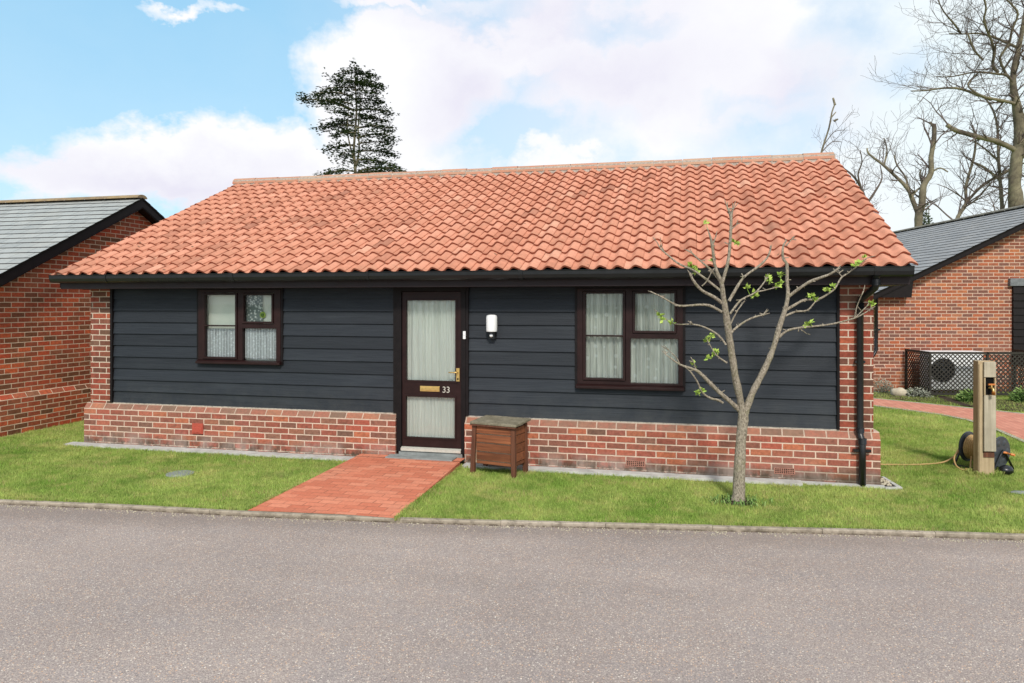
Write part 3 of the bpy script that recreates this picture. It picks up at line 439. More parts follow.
while x<38:
    step=.91; x2=x+step-.003; y1,y2=ky(x),ky(x2); t=rnd.random(); dz=rnd.uniform(-.003,.003)
    n=5
    for k in range(n):
        xa=x+(x2-x)*k/n; xb=x+(x2-x)*(k+1)/n; ya,yb=ky(xa),ky(xb); h=.004+dz
        b.face([(xa,ya,-.04),(xb,yb,-.04),(xb,yb,h-.008),(xa,ya,h-.008)],t)
        b.face([(xa,ya,h-.008),(xb,yb,h-.008),(xb,yb+.008,h),(xa,ya+.008,h)],t)
        b.face([(xa,ya+.008,h),(xb,yb+.008,h),(xb,yb+.055,h),(xa,ya+.055,h)],t)
    b.face([(x,y1,-.04),(x,y1,h),(x,y1+.055,h),(x,y1+.055,-.04)],t); b.face([(x2,y2,-.04),(x2,y2,h),(x2,y2+.055,h),(x2,y2+.055,-.04)],t)
    x+=step
structure(b.build('kerb',M['kerb']))
# path up to the door
def strip(pts,mat,name,z=lambda x,y:0):
    b=MB(); b.face([(x,y,z(x,y)) for x,y in pts]); return structure(b.build(name,mat))
pz=lambda y: .004+max(0,min(1,(y+2.3)/2.3))*.062
b=MB(); n=24; yl=[-2.36+(2.36-.16)*i/n for i in range(n+1)]
def pxl(y): return -3.99+.05*(y+2.36)/2.3
def pxr(y): return -2.55+(-.06)*(y+2.36)/2.3
for a,c in zip(yl,yl[1:]):
    fa,fc=max(a,ky(pxl(a))+.05),c
    b.face([(pxl(a),a,pz(a)),(pxr(a),max(a,ky(-2.5)+.055),pz(a)),(pxr(c),c,pz(c)),(pxl(c),c,pz(c))])
for (f,dx) in ((pxl,0),(pxr,0)):
    for a,c in zip(yl,yl[1:]):
      if a>ky(f(a))+.06: b.face([(f(a),a,pz(a)),(f(c),c,pz(c)),(f(c),c,-.03),(f(a),a,-.03)])
b.face([(pxl(0),-.16,pz(0)),(-3.56,-.16,pz(0)),(-3.56,-.01,pz(0)),(pxl(0),-.01,pz(0))]); b.face([(-2.70,-.16,pz(0)),(-2.60,-.16,pz(0)),(-2.60,.04,pz(0)),(-2.70,.04,pz(0))])
b.face([(-3.56,-.16,pz(0)),(-3.56,-.16,-.03),(-3.56,.0,-.03),(-3.56,.0,pz(0))])
b.face([(-3.56,-.17,pz(0)-.004),(-2.70,-.17,pz(0)-.004),(-2.70,.06,pz(0)-.004),(-3.56,.06,pz(0)-.004)])
structure(b.build('path',M['pave']))
# concrete strips along the plinth
b=MB(); b.box(-8.25,-3.93,-.165,-.002,-.03,.022); b.box(-2.58,1.2,-.165,-.002,-.03,.024); b.box(1.2,2.02,-.07,-.002,-.03,.018)
b.prism([(2.02,-.09),(2.19,-.05),(2.13,.42),(2.10,.42),(2.14,-.035),(2.02,-.06)],'z',-.03,.016); structure(b.build('paving_strip',M['concrete']))
b=MB(); b.face([(1.993,-.004,.004),(2.14,-.02,.004),(2.11,.42,.004),(1.993,.42,.004)]); structure(b.build('soil',M['soil']))
b=MB()
for k in range(34): b.blob((rnd.uniform(2.0,2.11),rnd.uniform(0,.33),.012),rnd.uniform(.008,.02),rnd.uniform(.008,.022),.014,rnd,6,4,.25)
tag(b.build('pebbles',M['stone']),'loose pale pebbles in the soil pocket at the foot of the downpipe corner','pebbles',kind='stuff')
# path round the back right
zp=.006
near=[(2.2,8.3),(3.45,6.6),(4.3,5.69),(4.56,5.13),(4.65,4.4),(4.62,3.25),(4.7,1.5),(5.2,-.8)]
farr=[(2.6,9.2),(3.69,7.64),(4.66,6.9),(5.71,6.03),(6.1,5.2),(6.2,3.9),(6.3,1.5),(7.0,-.6)]
b=MB()
for i in range(len(near)-1): b.face([(*near[i],zp),(*near[i+1],zp),(*farr[i+1],zp),(*farr[i],zp)])
structure(b.build('garden_path',M['pave_r']))
b=MB()
for L,dd in ((near,-.07),(farr,.07)):
    for p,q in zip(L,L[1:]): 
        b.prism([(p[0],p[1]),(q[0],q[1]),(q[0]+dd,q[1]+dd*.5),(p[0]+dd,p[1]+dd*.5)],'z',-.03,.012)
structure(b.build('path_edging',M['mortar']))
b=MB(); b.face([(3.7,7.95,.008),(4.7,7.2,.008),(5.8,6.35,.008),(8.5,7.6,.008),(8.2,8.6,.008),(4.0,9.3,.008)][:3]+[(7.2,7.7,.008),(5.6,8.3,.008),(3.9,9.1,.008)])
structure(b.build('flower_bed',M['soil']))

# ------------------------------------------------------------ grass
def in_poly(x,y,P):
    c=False; n=len(P)
    for i in range(n):
        x1,y1=P[i]; x2,y2=P[i-1]
        if (y1>y)!=(y2>y) and x<(x2-x1)*(y-y1)/(y2-y1)+x1: c=not c
    return c
RP=near+farr[::-1]
def bare(x,y):
    if y<ky(x)+.045: return True
    if -8.1<x<2.0 and y>-.185: return (x<1.2 or y>-.085)
    if -8.27<x<-8.0 and y>-.16 and y<.0: return True
    if 1.9<x<2.14 and -.1<y<.45: return True
    if pxl(y)-.0<x<pxr(y)+.0 and y<.1: return True
    if in_poly(x,y,RP): return True
    if -9.68<x<-9.6 and y>-.4: return False
    if x<-9.66 and y>-.4: return True
    if (x-.486)**2+(y+.976)**2<.15**2: return True
    return False
def blades(name,areas,label,hs=(.012,.034)):
    V=[];F=[];T=[]
    for (x0,x1,y0,y1,dens,hm) in areas:
        n=int((x1-x0)*(y1-y0)*dens)
        for _ in range(n):
            x=rnd.uniform(x0,x1); y=rnd.uniform(y0,y1)
            if bare(x,y): continue
            cl=noise.noise(Vector((x*3,y*3,2))); 
            h=rnd.uniform(*hs)*hm*(1+.5*cl); a=rnd.uniform(0,PI); wd=rnd.uniform(.0018,.0042)*max(1,.8*hm)
            lx=rnd.gauss(0,.45)*h; ly=rnd.gauss(0,.45)*h; ca,sa=math.cos(a)*wd,math.sin(a)*wd
            i=len(V); V+= [(x-ca,y-sa,-.008),(x+ca,y+sa,-.008),(x+lx,y+ly,h)]; F.append((i,i+1,i+2)); T.append(min(1,max(0,.45+.5*cl+rnd.uniform(-.35,.45))))
    me=bpy.data.meshes.new(name); me.from_pydata(V,[],F); me.materials.append(M['blade']); at=me.attributes.new('tint','FLOAT','FACE'); at.data.foreach_set('value',T); me.update()
    o=bpy.data.objects.new(name,me); COL.objects.link(o); return tag(o,label,'grass',kind='stuff')
blades('lawn_grass',[(-8.6,-3.8,-3.0,-.1,7500,1),(-9.75,-8.0,-3.1,2.4,4500,1.1),(-12,-8.6,-3.6,-.4,2500,1.2),(-2.7,2.6,-2.4,-.05,8000,1),(2.6,5.2,-1.9,2.0,7500,1),(1.99,5.2,-.05,4.5,5500,1.05),(1.99,5.0,4.5,8.8,2600,1.4),(5.2,8.5,-1.3,9,1500,1.6)],'short mown green grass with yellowish patches on the lawns')
# ragged taller tufts along kerb, path and wall edges
V=[]
b=MB()
def tuft(b,x,y,n,h,sp,z=0,wd=.003,arch=.6):
    for _ in range(n):
        a=rnd.uniform(0,2*PI); r=rnd.uniform(0,sp); px,py=x+r*math.cos(a),y+r*math.sin(a); H=h*rnd.uniform(.55,1.1); d=a+rnd.uniform(-.8,.8); l=H*arch*rnd.uniform(.3,1.3)
        ca,sa=-math.sin(d)*wd,math.cos(d)*wd; dx,dy=math.cos(d)*l,math.sin(d)*l; t=rnd.random()
        m=(px+dx*.4,py+dy*.4,z+H*.75)
        b.face([(px-ca,py-sa,z-.01),(px+ca,py+sa,z-.01),(m[0]+ca,m[1]+sa,m[2]),(m[0]-ca,m[1]-sa,m[2])],t)
        b.face([(m[0]-ca,m[1]-sa,m[2]),(m[0]+ca,m[1]+sa,m[2]),(px+dx,py+dy,z+H*(1-.35*arch))],t)
for _ in range(900):
    x=rnd.uniform(-9,4.5); 
    if pxl(-2.3)-.0<x<pxr(-2.3): continue
    tuft(b,x,ky(x)+.06+abs(rnd.gauss(0,.012)),4,.035,.02,wd=.002)
for _ in range(330):
    y=rnd.uniform(-2.3,-.1); tuft(b,pxl(y)-abs(rnd.gauss(0,.02)),y,4,.04,.02,wd=.002); tuft(b,pxr(y)+abs(rnd.gauss(0,.02)),y,4,.04,.02,wd=.002)
for _ in range(300):
    x=rnd.uniform(-8.2,1.9)
    if -4<x<-2.5: continue
    tuft(b,x,(-.20 if x<1.2 else -.10)-abs(rnd.gauss(0,.02)),4,.035,.02,wd=.002)
for _ in range(60): a=rnd.uniform(0,6.28); tuft(b,3.26+.16*math.cos(a),.84+.12*math.sin(a),5,.075,.03,wd=.003)
for _ in range(420):
    x=rnd.uniform(-8.5,5); y=rnd.uniform(-2.4,1.5)
    if not bare(x,y) and noise.noise(Vector((x*1.7,y*1.7,9)))>.05: tuft(b,x,y,rnd.randint(5,12),rnd.uniform(.03,.055),.04,wd=.003)
tag(b.build('edge_grass',M['blade']),'longer ragged grass tufts along the kerb, path and wall edges','grass',kind='stuff')
# pinkish grit washed against the kerb
b=MB()
for _ in range(900):
    x=rnd.uniform(-7,3); r=rnd.uniform(.003,.008); b.blob((x,ky(x)-abs(rnd.gauss(0,.06))-.004,-.033),r,r*1.1,r*.8,rnd,5,3,.3)
tag(b.build('grit',M['stone']),'loose grit chippings lying along the edge of the road','grit',kind='stuff')
# ------------------------------------------------------------ bungalow
H=thing('bungalow','black weatherboarded bungalow with red pantile roof and brick plinth, number 33','bungalow')
X0,X1=-8.02,1.936; YB=7.5; ZS=2.13
XE0,XE1=-8.245,2.25; YR=3.75; ZR=4.17; YE=-.34; ZE=2.315
slope=(ZR-ZE)/(YR-YE)
b=MB()
# piers, gables, back
b.box(X0,-7.69,.056,.30,.555,ZS+.01); b.box(1.60,X1,.056,.30,.555,ZS+.01)
for x,xi in ((X0,X0+.22),(X1,X1-.22)):
    zr=ZR-.12
    b.face([(x,.301,0),(x,YB,0),(x,YB,ZS),(x,YR,zr),(x,.301,ZS+.01)]); b.face([(xi,.301,0),(xi,YB-.2,0),(xi,YB-.2,ZS),(xi,YR,zr-.02),(xi,.301,ZS+.01)])
b.face([(X0,YB,0),(X1,YB,0),(X1,YB,ZS),(X0,YB,ZS)]); b.face([(X0+.22,YB-.2,0),(X1-.22,YB-.2,0),(X1-.22,YB-.2,ZS),(X0+.22,YB-.2,ZS)])
b.build('wall',M['brick'],H)
def plinth_run(b,x0,x1,e0,e1):
    b.prism([(0,-.05),(0,.49),(.058,.565),(.25,.565),(.25,-.05)],'x',x0,x1)
for xs,sg in ((-8.077,1),(1.993,-1)):
    b=MB(); plinth_run(b,-8.077,-3.493,1,0) if sg==1 else plinth_run(b,-2.60,1.993,0,1)
    b.prism([(xs,-.05),(xs,.49),(xs+sg*.057,.565),(xs+sg*.2,.565),(xs+sg*.2,-.05)],'y',.251,YB+.05)
    b.build('plinth',M['plinth'],H)
for xa,xb in ((-7.69,-3.495),(-2.598,1.60)): b=MB(); b.box(xa,xb,.056,.088,.566,.577); b.build('lead_strip',M['mortar'],H)
# weatherboards, cut round the openings
OP=[(-3.495,-2.598,.3,2.2),(-6.318,-5.085,1.135,2.125),(-1.25,-.03,.94,2.118)]
BL=MB(); BRt=MB(); PITCH=.1575; z=.577; rows=[]
while z<ZS: rows.append((z,min(z+PITCH,ZS+.02))); z+=PITCH
rb=random.Random(4)
for (za,zb) in rows:
    cuts=sorted({-7.69,1.60,*[o[0] for o in OP],*[o[1] for o in OP]})
    jx=rb.uniform(-6.5,-4); jx2=rb.uniform(-1.5,1)
    t={}
    for xa,xb in zip(cuts,cuts[1:]):
        seg=[(za,zb)]
        for o in OP:
            if o[0]<=xa+1e-4 and o[1]>=xb-1e-4:
                ns=[]
                for (p,q) in seg:
                    if q<=o[2] or p>=o[3]: ns.append((p,q)); continue
                    if p<o[2]: ns.append((p,o[2]))
                    if q>o[3]: ns.append((o[3],q))
                seg=ns
        side=0 if xb<-3 else 1; b=BRt if side else BL; tt=t.setdefault(side,rb.random())
        for (p,q) in seg:
            yf=lambda zz:.062+.021*(zz-za)/PITCH
            wv=rb.uniform(-.0015,.0015)
            n=max(1,int((xb-xa)/.35))
            for k in range(n):
                a=xa+(xb-xa)*k/n; c=xa+(xb-xa)*(k+1)/n
                da=.0022*noise.noise(Vector((a*1.1,za*9,0))); dc=.0022*noise.noise(Vector((c*1.1,za*9,0)))
                b.face([(a,yf(p),p+da),(c,yf(p),p+dc),(c,yf(q),q+.006),(a,yf(q),q+.006)],tt)
                b.face([(a,yf(p)+.024,p+da),(c,yf(p)+.024,p+dc),(c,yf(p),p+dc),(a,yf(p),p+da)],tt)
BL.build('weatherboarding',M['board'],H); BRt.build('weatherboarding',M['board'],H)
for (x0,x1) in ((-7.69,-7.655),(1.575,1.60),(-3.535,-3.493),(-2.600,-2.565)): b=MB(); b.box(x0,x1,.04,.10,.577,ZS); b.build('corner_batten',M['brown_dark'],H)

def holes_panel(b,x0,x1,z0,z1,yf,yb,holes,t=.5,m=0):
    xs=sorted({x0,x1,*[h[0] for h in holes],*[h[1] for h in holes]}); zs=sorted({z0,z1,*[h[2] for h in holes],*[h[3] for h in holes]})
    hole=lambda cx,cz:any(h[0]<cx<h[1] and h[2]<cz<h[3] for h in holes) or not(x0<cx<x1 and z0<cz<z1)
    for xa,xb in zip(xs,xs[1:]):
        for za,zb in zip(zs,zs[1:]):
            cx,cz=(xa+xb)/2,(za+zb)/2
            if hole(cx,cz): continue
            b.face([(xa,yf,za),(xb,yf,za),(xb,yf,zb),(xa,yf,zb)],t,m)
            if hole(xa-1e-3,cz): b.face([(xa,yf,za),(xa,yf,zb),(xa,yb,zb),(xa,yb,za)],t,m)
            if hole(xb+1e-3,cz): b.face([(xb,yf,za),(xb,yb,za),(xb,yb,zb),(xb,yf,zb)],t,m)
            if hole(cx,za-1e-3): b.face([(xa,yf,za),(xa,yb,za),(xb,yb,za),(xb,yf,za)],t,m)
            if hole(cx,zb+1e-3): b.face([(xa,yf,zb),(xb,yf,zb),(xb,yb,zb),(xa,yb,zb)],t,m)

def window(x0,z0,w,h,gl,bar,gt,gb,label):
    # gl left casement glass, gt top vent glass, gb fixed glass below : (a,b,c,d) from left / from top
    W_=MB(); T=z0+h
    R=lambda g:(x0+g[0],x0+g[1],T-g[3],T-g[2])
    hl,ht,hb=R(gl),R(gt),R(gb)
    big=(hl[0]-.035,hl[1]+.03,hl[2]-.03,hl[3]+.03); top=(ht[0]-.028,ht[1]+.028,ht[2]-.03,ht[3]+.03)
    holes_panel(W_,x0,x0+w,z0+.05,T,.044,.11,[big,top,hb])
    # casement and top vent, set proud of the frame
    holes_panel(W_,big[0]+.003,big[1]-.003,big[2]+.003,big[3]-.003,.030,.085,[(hl[0],hl[1],hl[2],T-bar-.008),(hl[0],hl[1],T-bar+.010,hl[3])])
    holes_panel(W_,top[0]+.003,top[1]-.003,top[2]+.003,top[3]-.003,.030,.085,[ht])
    o=thing_part('window',H,label)
    f=W_.build('frame',M['brown'],o,bevel=.003)
    b=MB(); 
    b.box(x0-.028,x0+.0,.052,.11,z0-.0,T+.0); b.box(x0+w,x0+w+.028,.052,.11,z0,T); b.box(x0-.028,x0+w+.028,.050,.11,T,T+.03)
    b.build('surround',M['brown_dark'],o)
    b=MB(); b.prism([(.0,z0+.002),(.0,z0+.030),(.044,z0+.048),(.12,z0+.048),(.12,z0+.002)],'x',x0-.012,x0+w+.012); b.build('sill',M['brown'],o,bevel=.003)
    for g,ya in ((hl,.070),(ht,.070),(hb,.080)):
        b=MB(); b.face([(g[0]-.005,ya,g[2]-.005),(g[1]+.005,ya,g[2]-.005),(g[1]+.005,ya,g[3]+.005),(g[0]-.005,ya,g[3]+.005)]); b.build('pane',M['glass'],o)
    return hl,ht,hb
def thing_part(name,parent,label=None):
    o=bpy.data.objects.new(name,None); COL.objects.link(o); o.parent=parent; o.empty_display_size=.1
    if label: o['label']=label
    return o
wL=window(-6.306,1.14,1.213,.975,(.105,.56,.07,.885),.475,(.685,1.09,.075,.415),(.66,1.15,.505,.925),'small window with café lace behind its lower panes')
wR=window(-1.242,.948,1.20,1.16,(.10,.53,.06,1.035),.548,(.665,1.105,.06,.485),(.615,1.15,.575,1.085),'large window with spotted net curtains')

def curtain(name,x0,x1,z0,z1,y,folds,amp,mat,label,cat='curtain',group=None,seed=1,gather=.0,scallop=0,parent=None):
    r=random.Random(seed); b=MB(); nx=int((x1-x0)/.006); nz=10
    ph=[r.uniform(0,6.28) for _ in range(4)]
    def fy(u,v):
        s=u*folds*2*PI
        return amp*(math.sin(s+ph[0]+1.2*math.sin(u*9+ph[1])+.5*math.sin(v*2.2+u*17))+.45*math.sin(s*1.83+ph[2]+v*.8)+.25*math.sin(s*3.1+ph[3]))
    grid=[]
    for i in range(nx+1):
        u=i/nx; col=[]
        for k in range(nz+1):
            v=k/nz; zb=z0+(scallop*abs(math.sin(u*folds*PI)) if scallop else 0); zz=zb+(z1-zb)*v
            col.append((x0+(x1-x0)*u,y+fy(u,v)*(1-gather*v),zz))
        grid.append(col)
    for i in range(nx):
        for k in range(nz): b.face([grid[i][k],grid[i+1][k],grid[i+1][k+1],grid[i][k+1]],.5,0,None,True)
    o=b.build(name,mat,merge=True); wd=o.modifiers.new('w','WELD'); wd.merge_threshold=.0003
    return tag(o,label,cat,group)
hl,ht,hb=wR
curtain('net_curtain',hl[0]-.05,hl[1]+.06,1.0,2.08,.118,8,.018,M['net_spot'],'spotted net curtain behind the left half of the large window','net curtain','spotted net curtains in the large window',seed=2)
curtain('net_curtain',ht[0]-.07,ht[1]+.09,1.0,2.08,.118,7,.018,M['net_spot'],'spotted net curtain behind the right half of the large window, nearer the young tree','net curtain','spotted net curtains in the large window',seed=5)
hl,ht,hb=wL
o=curtain('cafe_curtain',hl[0]-.03,hl[1]+.03,1.19,1.60,.105,16,.007,M['cafe'],'short white café lace in the left light of the small window, its lower half','café curtain','café lace in the small window',seed=3,scallop=.02)
o=curtain('cafe_curtain',hb[0]-.03,hb[1]+.03,1.19,1.605,.105,17,.007,M['cafe'],'short white café lace in the right light of the small window, below the lace panel','café curtain','café lace in the small window',seed=4,scallop=.03)
b=MB(); b.face([(hl[0]-.1,.14,1.15),(hb[1]+.1,.14,1.15),(hb[1]+.1,.14,2.12),(hl[0]-.1,.14,2.12)]); tag(b.build('reflection_backboard',M['backboard']),'pale cream blind standing in for the bright reflection in the small window','backboard')
b=MB(); b.face([(ht[0]-.02,.12,ht[2]-.02),(ht[0]+.23,.12,ht[2]-.02),(ht[0]+.22,.12,ht[3]+.02),(ht[0]-.02,.12,ht[3]+.02)]); tag(b.build('lace_panel',M['lacepanel']),'leafy white lace panel behind the top vent of the small window','lace panel')
b=MB(); b.cyl((ht[0]+.225,.105,ht[2]+.085),'y',.022,.012,14); b.cyl((ht[0]+.225,.118,ht[2]+.085),'y',.042,.004,16,m=1); tag(b.build('window_ornament',[M['leaf'],M['bud']]),'small round green ornament hanging in the top vent of the small window','ornament')
# ---- door
D_=thing_part('door',H,'dark brown half glazed front door with number 33')
b=MB(); U=(-3.367,-2.727,.988,1.975); Lw=(-3.372,-2.735,.289,.792)
b2=MB(); holes_panel(b2,-3.493,-2.600,.11,2.13,.030,.16,[(-3.425,-2.655,.10,2.085)]); b2.build('frame',M['brown_dark'],D_,bevel=.003)
holes_panel(b,-3.421,-2.659,.172,2.081,.048,.095,[U,Lw]); b.build('leaf',M['brown'],D_,bevel=.004)
b=MB()
for h in (U,Lw): holes_panel(b,h[0]-.018,h[1]+.018,h[2]-.018,h[3]+.018,.040,.050,[(h[0]+.004,h[1]-.004,h[2]+.004,h[3]-.004)])
b.build('glazing_bead',M['brown'],D_)
for h in (U,Lw):
    b=MB(); b.face([(h[0],.072,h[2]),(h[1],.072,h[2]),(h[1],.072,h[3]),(h[0],.072,h[3])]); b.build('pane',M['glass'],D_)
b=MB(); b.prism([(.012,.124),(.012,.154),(.048,.170),(.14,.170),(.14,.124)],'x',-3.425,-2.655); b.build('threshold',M['silver'],D_)
b=MB(); b.box(-3.184,-2.933,.040,.050,.857,.923); b.box(-3.165,-2.952,.034,.042,.872,.908); b.build('letterbox',M['brass'],D_,bevel=.003)
b=MB(); b.box(-2.716,-2.676,.036,.050,.99,1.15,m=0); b.tube([(-2.696,.036,1.10,.008),(-2.696,.000,1.10,.008),(-2.705,-.004,1.10,.009),(-2.80,-.004,1.10,.007)],8); b.cyl((-2.696,.028,1.02),'y',.010,.01,10,m=1); b.build('handle',[M['brass'],M['hole']],D_)
b=MB(); b.box(-2.625,-2.592,.012,.030,1.505,1.60); b.cyl((-2.608,.008,1.56),'y',.007,.006,10); b.build('doorbell',M['white'],H,bevel=.004)
tc=bpy.data.curves.new('number','FONT'); tc.body='33'; tc.size=.106; tc.extrude=.003; tc.offset=-.0004; tc.space_character=.98
to=bpy.data.objects.new('number_tmp',tc); COL.objects.link(to); bpy.context.view_layer.update()
me=bpy.data.meshes.new_from_object(to.evaluated_get(bpy.context.evaluated_depsgraph_get())); bpy.data.objects.remove(to)
me.materials.clear(); me.materials.append(M['silver']); no=bpy.data.objects.new('house_number',me); COL.objects.link(no); no.parent=D_; no.location=(-2.900,.044,.849); no.rotation_euler=(rad(90),0,0)
curtain('door_curtain',U[0]-.02,U[1]+.02,U[2]-.03,U[3]+.02,.105,9,.014,M['net_door'],'long pleated net curtain behind the upper glass of the front door','net curtain','net curtains behind the door glass',seed=7)
curtain('door_curtain',Lw[0]-.02,Lw[1]+.02,Lw[2]-.03,Lw[3]+.02,.100,17,.008,M['net_door'],'finely pleated net behind the lower glass of the front door','net curtain','net curtains behind the door glass',seed=8)
b=MB(); b.face([(-7.7,.42,0),(1.6,.42,0),(1.6,.42,2.1),(-7.7,.42,2.1)]); b.face([(-7.8,.1,ZS-.02),(1.6,.1,ZS-.02),(1.6,.42,ZS-.02),(-7.8,.42,ZS-.02)]); b.build('dark_backing',M['dark_room'],H)  # dark sheets stand in for the unlit room behind the openings
b=MB(); b.box(-3.555,-2.705,-.165,.03,-.02,.078); b.box(-3.46,-2.64,.031,.13,.0,.122); tag(b.build('door_step',M['slab'],bevel=.004),'flat grey slab step in front of the brown front door','step')
# ---- wall lamp
wl=thing('wall_lamp','white cylinder wall lamp with black sensor base beside the front door','wall lamp',(-2.262,0,1.60))
b=MB()
pr=[(-.006,.060),(0,.064),(.02,.066),(.17,.066),(.188,.060),(.198,.044),(.201,.018)]
b.tube([(0,.0,z,r) for z,r in pr],24,True); b.build('shade',M['white'],wl)
b=MB(); b.tube([(0,0,-.012,.045),(0,0,-.006,.064),(0,0,.0,.064)],20); b.box(-.035,.035,.0,.072,-.085,-.01); b.box(-.045,.045,.045,.075,-.085,.06); b.build('base',M['black'],wl)
b=MB(); b.blob((-.004,-.004,-.048),.023,.023,.021,random.Random(1),12,8,0); b.build('motion_sensor',M['white'],wl)
# ---- plaque, airbricks
b=MB(); b.box(-6.352,-6.190,-.022,0-.002,.215,.352); b.box(-6.335,-6.207,-.028,-.022,.228,.30); b.box(-6.30,-6.24,-.033,-.028,.24,.27); b.build('meter_plate',M['red'],H,bevel=.004)
for (xa,xb) in ((.926,1.142),(-.674,-.456)):
    b=MB(); zb=.078 if xa<0 else .078; holes=[]
    for r_ in range(3):
        for c_ in range(9): holes.append((xa+.012+c_*.0222,xa+.026+c_*.0222,zb+.010+r_*.019,zb+.022+r_*.019))
    holes_panel(b,xa,xb,zb,zb+.068,-.006,.002,holes); b.box(xa+.004,xb-.004,-.0015,.0,zb+.003,zb+.065,m=1); b.build('air_brick',[M['terracotta'],M['hole']],H)
# ---- eaves
b=MB(); b.box(-8.20,2.205,-.262,-.245,ZS-.002,2.32); b.build('fascia',M['fascia'],H,bevel=.002)
b=MB(); b.box(-8.20,2.205,-.244,.10,ZS,ZS+.012); b.box(-8.20,X0-.001,.10,.5,ZS-.004,ZS+.3); b.box(X1+.001,2.205,-.2,.5,ZS-.004,ZS+.16); b.build('soffit',M['brown_dark'],H)
b=MB(); g=[(-.270,2.305),(-.270,2.228),(-.285,2.212),(-.335,2.208),(-.362,2.225),(-.378,2.262),(-.380,2.300),(-.388,2.306),(-.388,2.311),(-.374,2.308),(-.372,2.262),(-.358,2.232),(-.333,2.216),(-.288,2.219),(-.277,2.232),(-.277,2.305)]
b.prism(g,'x',-8.275,2.215)
for xx in (-8.275,2.209): b.prism([(-.270,2.305),(-.270,2.228),(-.285,2.212),(-.335,2.208),(-.362,2.225),(-.378,2.262),(-.380,2.305)],'x',xx,xx+.006)
for k in range(6):
    xx=-7.4+k*1.85; b.prism([(-.265,2.309),(-.265,2.220),(-.283,2.205),(-.337,2.201),(-.368,2.220),(-.384,2.262),(-.388,2.314)],'x',xx,xx+.05 if k%2 else xx+.022)
b.build('gutter',M['black'],H)
b=MB(); P=[(1.875,-.325,2.22,.036),(1.875,-.325,2.13,.036),(1.868,-.30,2.095,.036),(1.805,-.01,1.985,.036),(1.795,.014,1.95,.036),(1.795,.014,.57,.036),(1.795,.005,.53,.036),(1.805,-.045,.475,.036),(1.805,-.045,.01,.036)]
b.tube(P,16); 
for (x_,y_,z_,h_) in ((1.875,-.325,2.12,.06),(1.795,.014,1.88,.06),(1.795,.014,.56,.05),(1.805,-.045,.45,.06)): b.cyl((x_,y_,z_),'z',.043,h_,16)
b.build('downpipe',M['black'],H)
b=MB(); b.box(1.72,1.89,-.055,-.004,.365,.392); b.build('pipe_bracket',M['black'],H)
b=MB(); b.box(1.745,1.845,.004,.056,1.30,1.325); b.build('pipe_bracket',M['black'],H)
b=MB(); b.prism([(1.985,2.150),(1.985,2.178),(2.13,2.166)],'y',-.10,-.09); b.build('bright_gap',M['white'],H)  # white wedge stands in for the bright gap under the eave
# ---- roof: individual clay pantiles
def pantile_slope(b,front,seed):
    r=random.Random(seed); NC=54; NR=16; w_=(XE1-XE0)/NC; y0,z0=(YE,ZE) if front else (2*YR-YE,ZE)
    sgn=1 if front else -1; Ls=math.hypot(YR-YE,ZR-ZE); uy,uz=(YR-YE)/Ls*sgn,(ZR-ZE)/Ls; ny,nz=-uz*sgn,abs(uy)
    g=Ls/NR; ns=12 if front else 6
    prof=[]
    for k in range(ns+1):
        s=k/ns; h=.0235*(math.sin(2*PI*(s-.42))+.17*math.sin(4*PI*(s-.42)+.0))+.009*s
        prof.append((s,h))
    rowsag=[r.uniform(-.004,.004) for _ in range(NR)]
    for j in range(NR):
        for i in range(NC):
            jx=r.uniform(-.003,.003); jd=r.uniform(-.008,.008)+rowsag[j]; jh=r.uniform(-.002,.004); tw=r.uniform(-.004,.004)
            t=min(1,max(0,r.gauss(.52,.17))); 
            if r.random()<.035: t=r.uniform(0,.25)
            lift=.030; d0=j*g-.03+jd; d1=(j+1)*g+.012
            if j==NR-1: d1=Ls
            lo=[];hi=[];un=[]
            for s,h in prof:
                x=XE0+(i+s)*w_+jx
                def pt(d,hh): return (x,y0+uy*d+ny*hh,z0+uz*d+nz*hh)
                lo.append(pt(d0,h+lift+jh+tw*(s-.5))); hi.append(pt(d1,h+.004)); un.append(pt(d0+.004,h+.008+jh))
            for k in range(ns):
                b.face([lo[k],lo[k+1],hi[k+1],hi[k]],t,0,None,True)
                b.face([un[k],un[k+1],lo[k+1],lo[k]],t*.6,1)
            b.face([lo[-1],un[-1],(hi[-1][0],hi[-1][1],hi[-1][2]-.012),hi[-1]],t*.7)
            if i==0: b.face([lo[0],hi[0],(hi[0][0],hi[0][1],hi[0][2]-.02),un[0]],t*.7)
RF=thing_part('roof',H)
b=MB(); pantile_slope(b,True,21); o=b.build('tile_slope',[M['pantile'],M['tile_edge_shade']],RF); wd=o.modifiers.new('w','WELD'); wd.merge_threshold=.0004
b=MB(); pantile_slope(b,False,22); b.build('tile_slope',[M['pantile'],M['tile_edge_shade']],RF)
b=MB()
for yy,sg in ((YE+.06,1),(2*YR-YE-.06,-1)):
    b.face([(XE0+.03,yy,ZE-.02),(XE1-.03,yy,ZE-.02),(XE1-.03,YR,ZR-.03),(XE0+.03,YR,ZR-.03)])
b.build('underlay',M['hole'],RF)
for x in (XE0+.03,XE1-.05):
    b=MB(); b.prism([(YE+.08,ZE-.17),(YE+.08,ZE-.0),(YR,ZR-.01),(2*YR-YE-.08,ZE),(2*YR-YE-.08,ZE-.17),(YR,ZR-.18)],'x',x,x+.02)
    b.build('bargeboard',M['brown_dark'],RF)
r=random.Random(8); b=MB(); x=XE0-.01; xend=XE1-.02
segs=[]
while x<xend-.05:
    x2=min(x+.455,xend); segs.append((x,x2)); x=x2
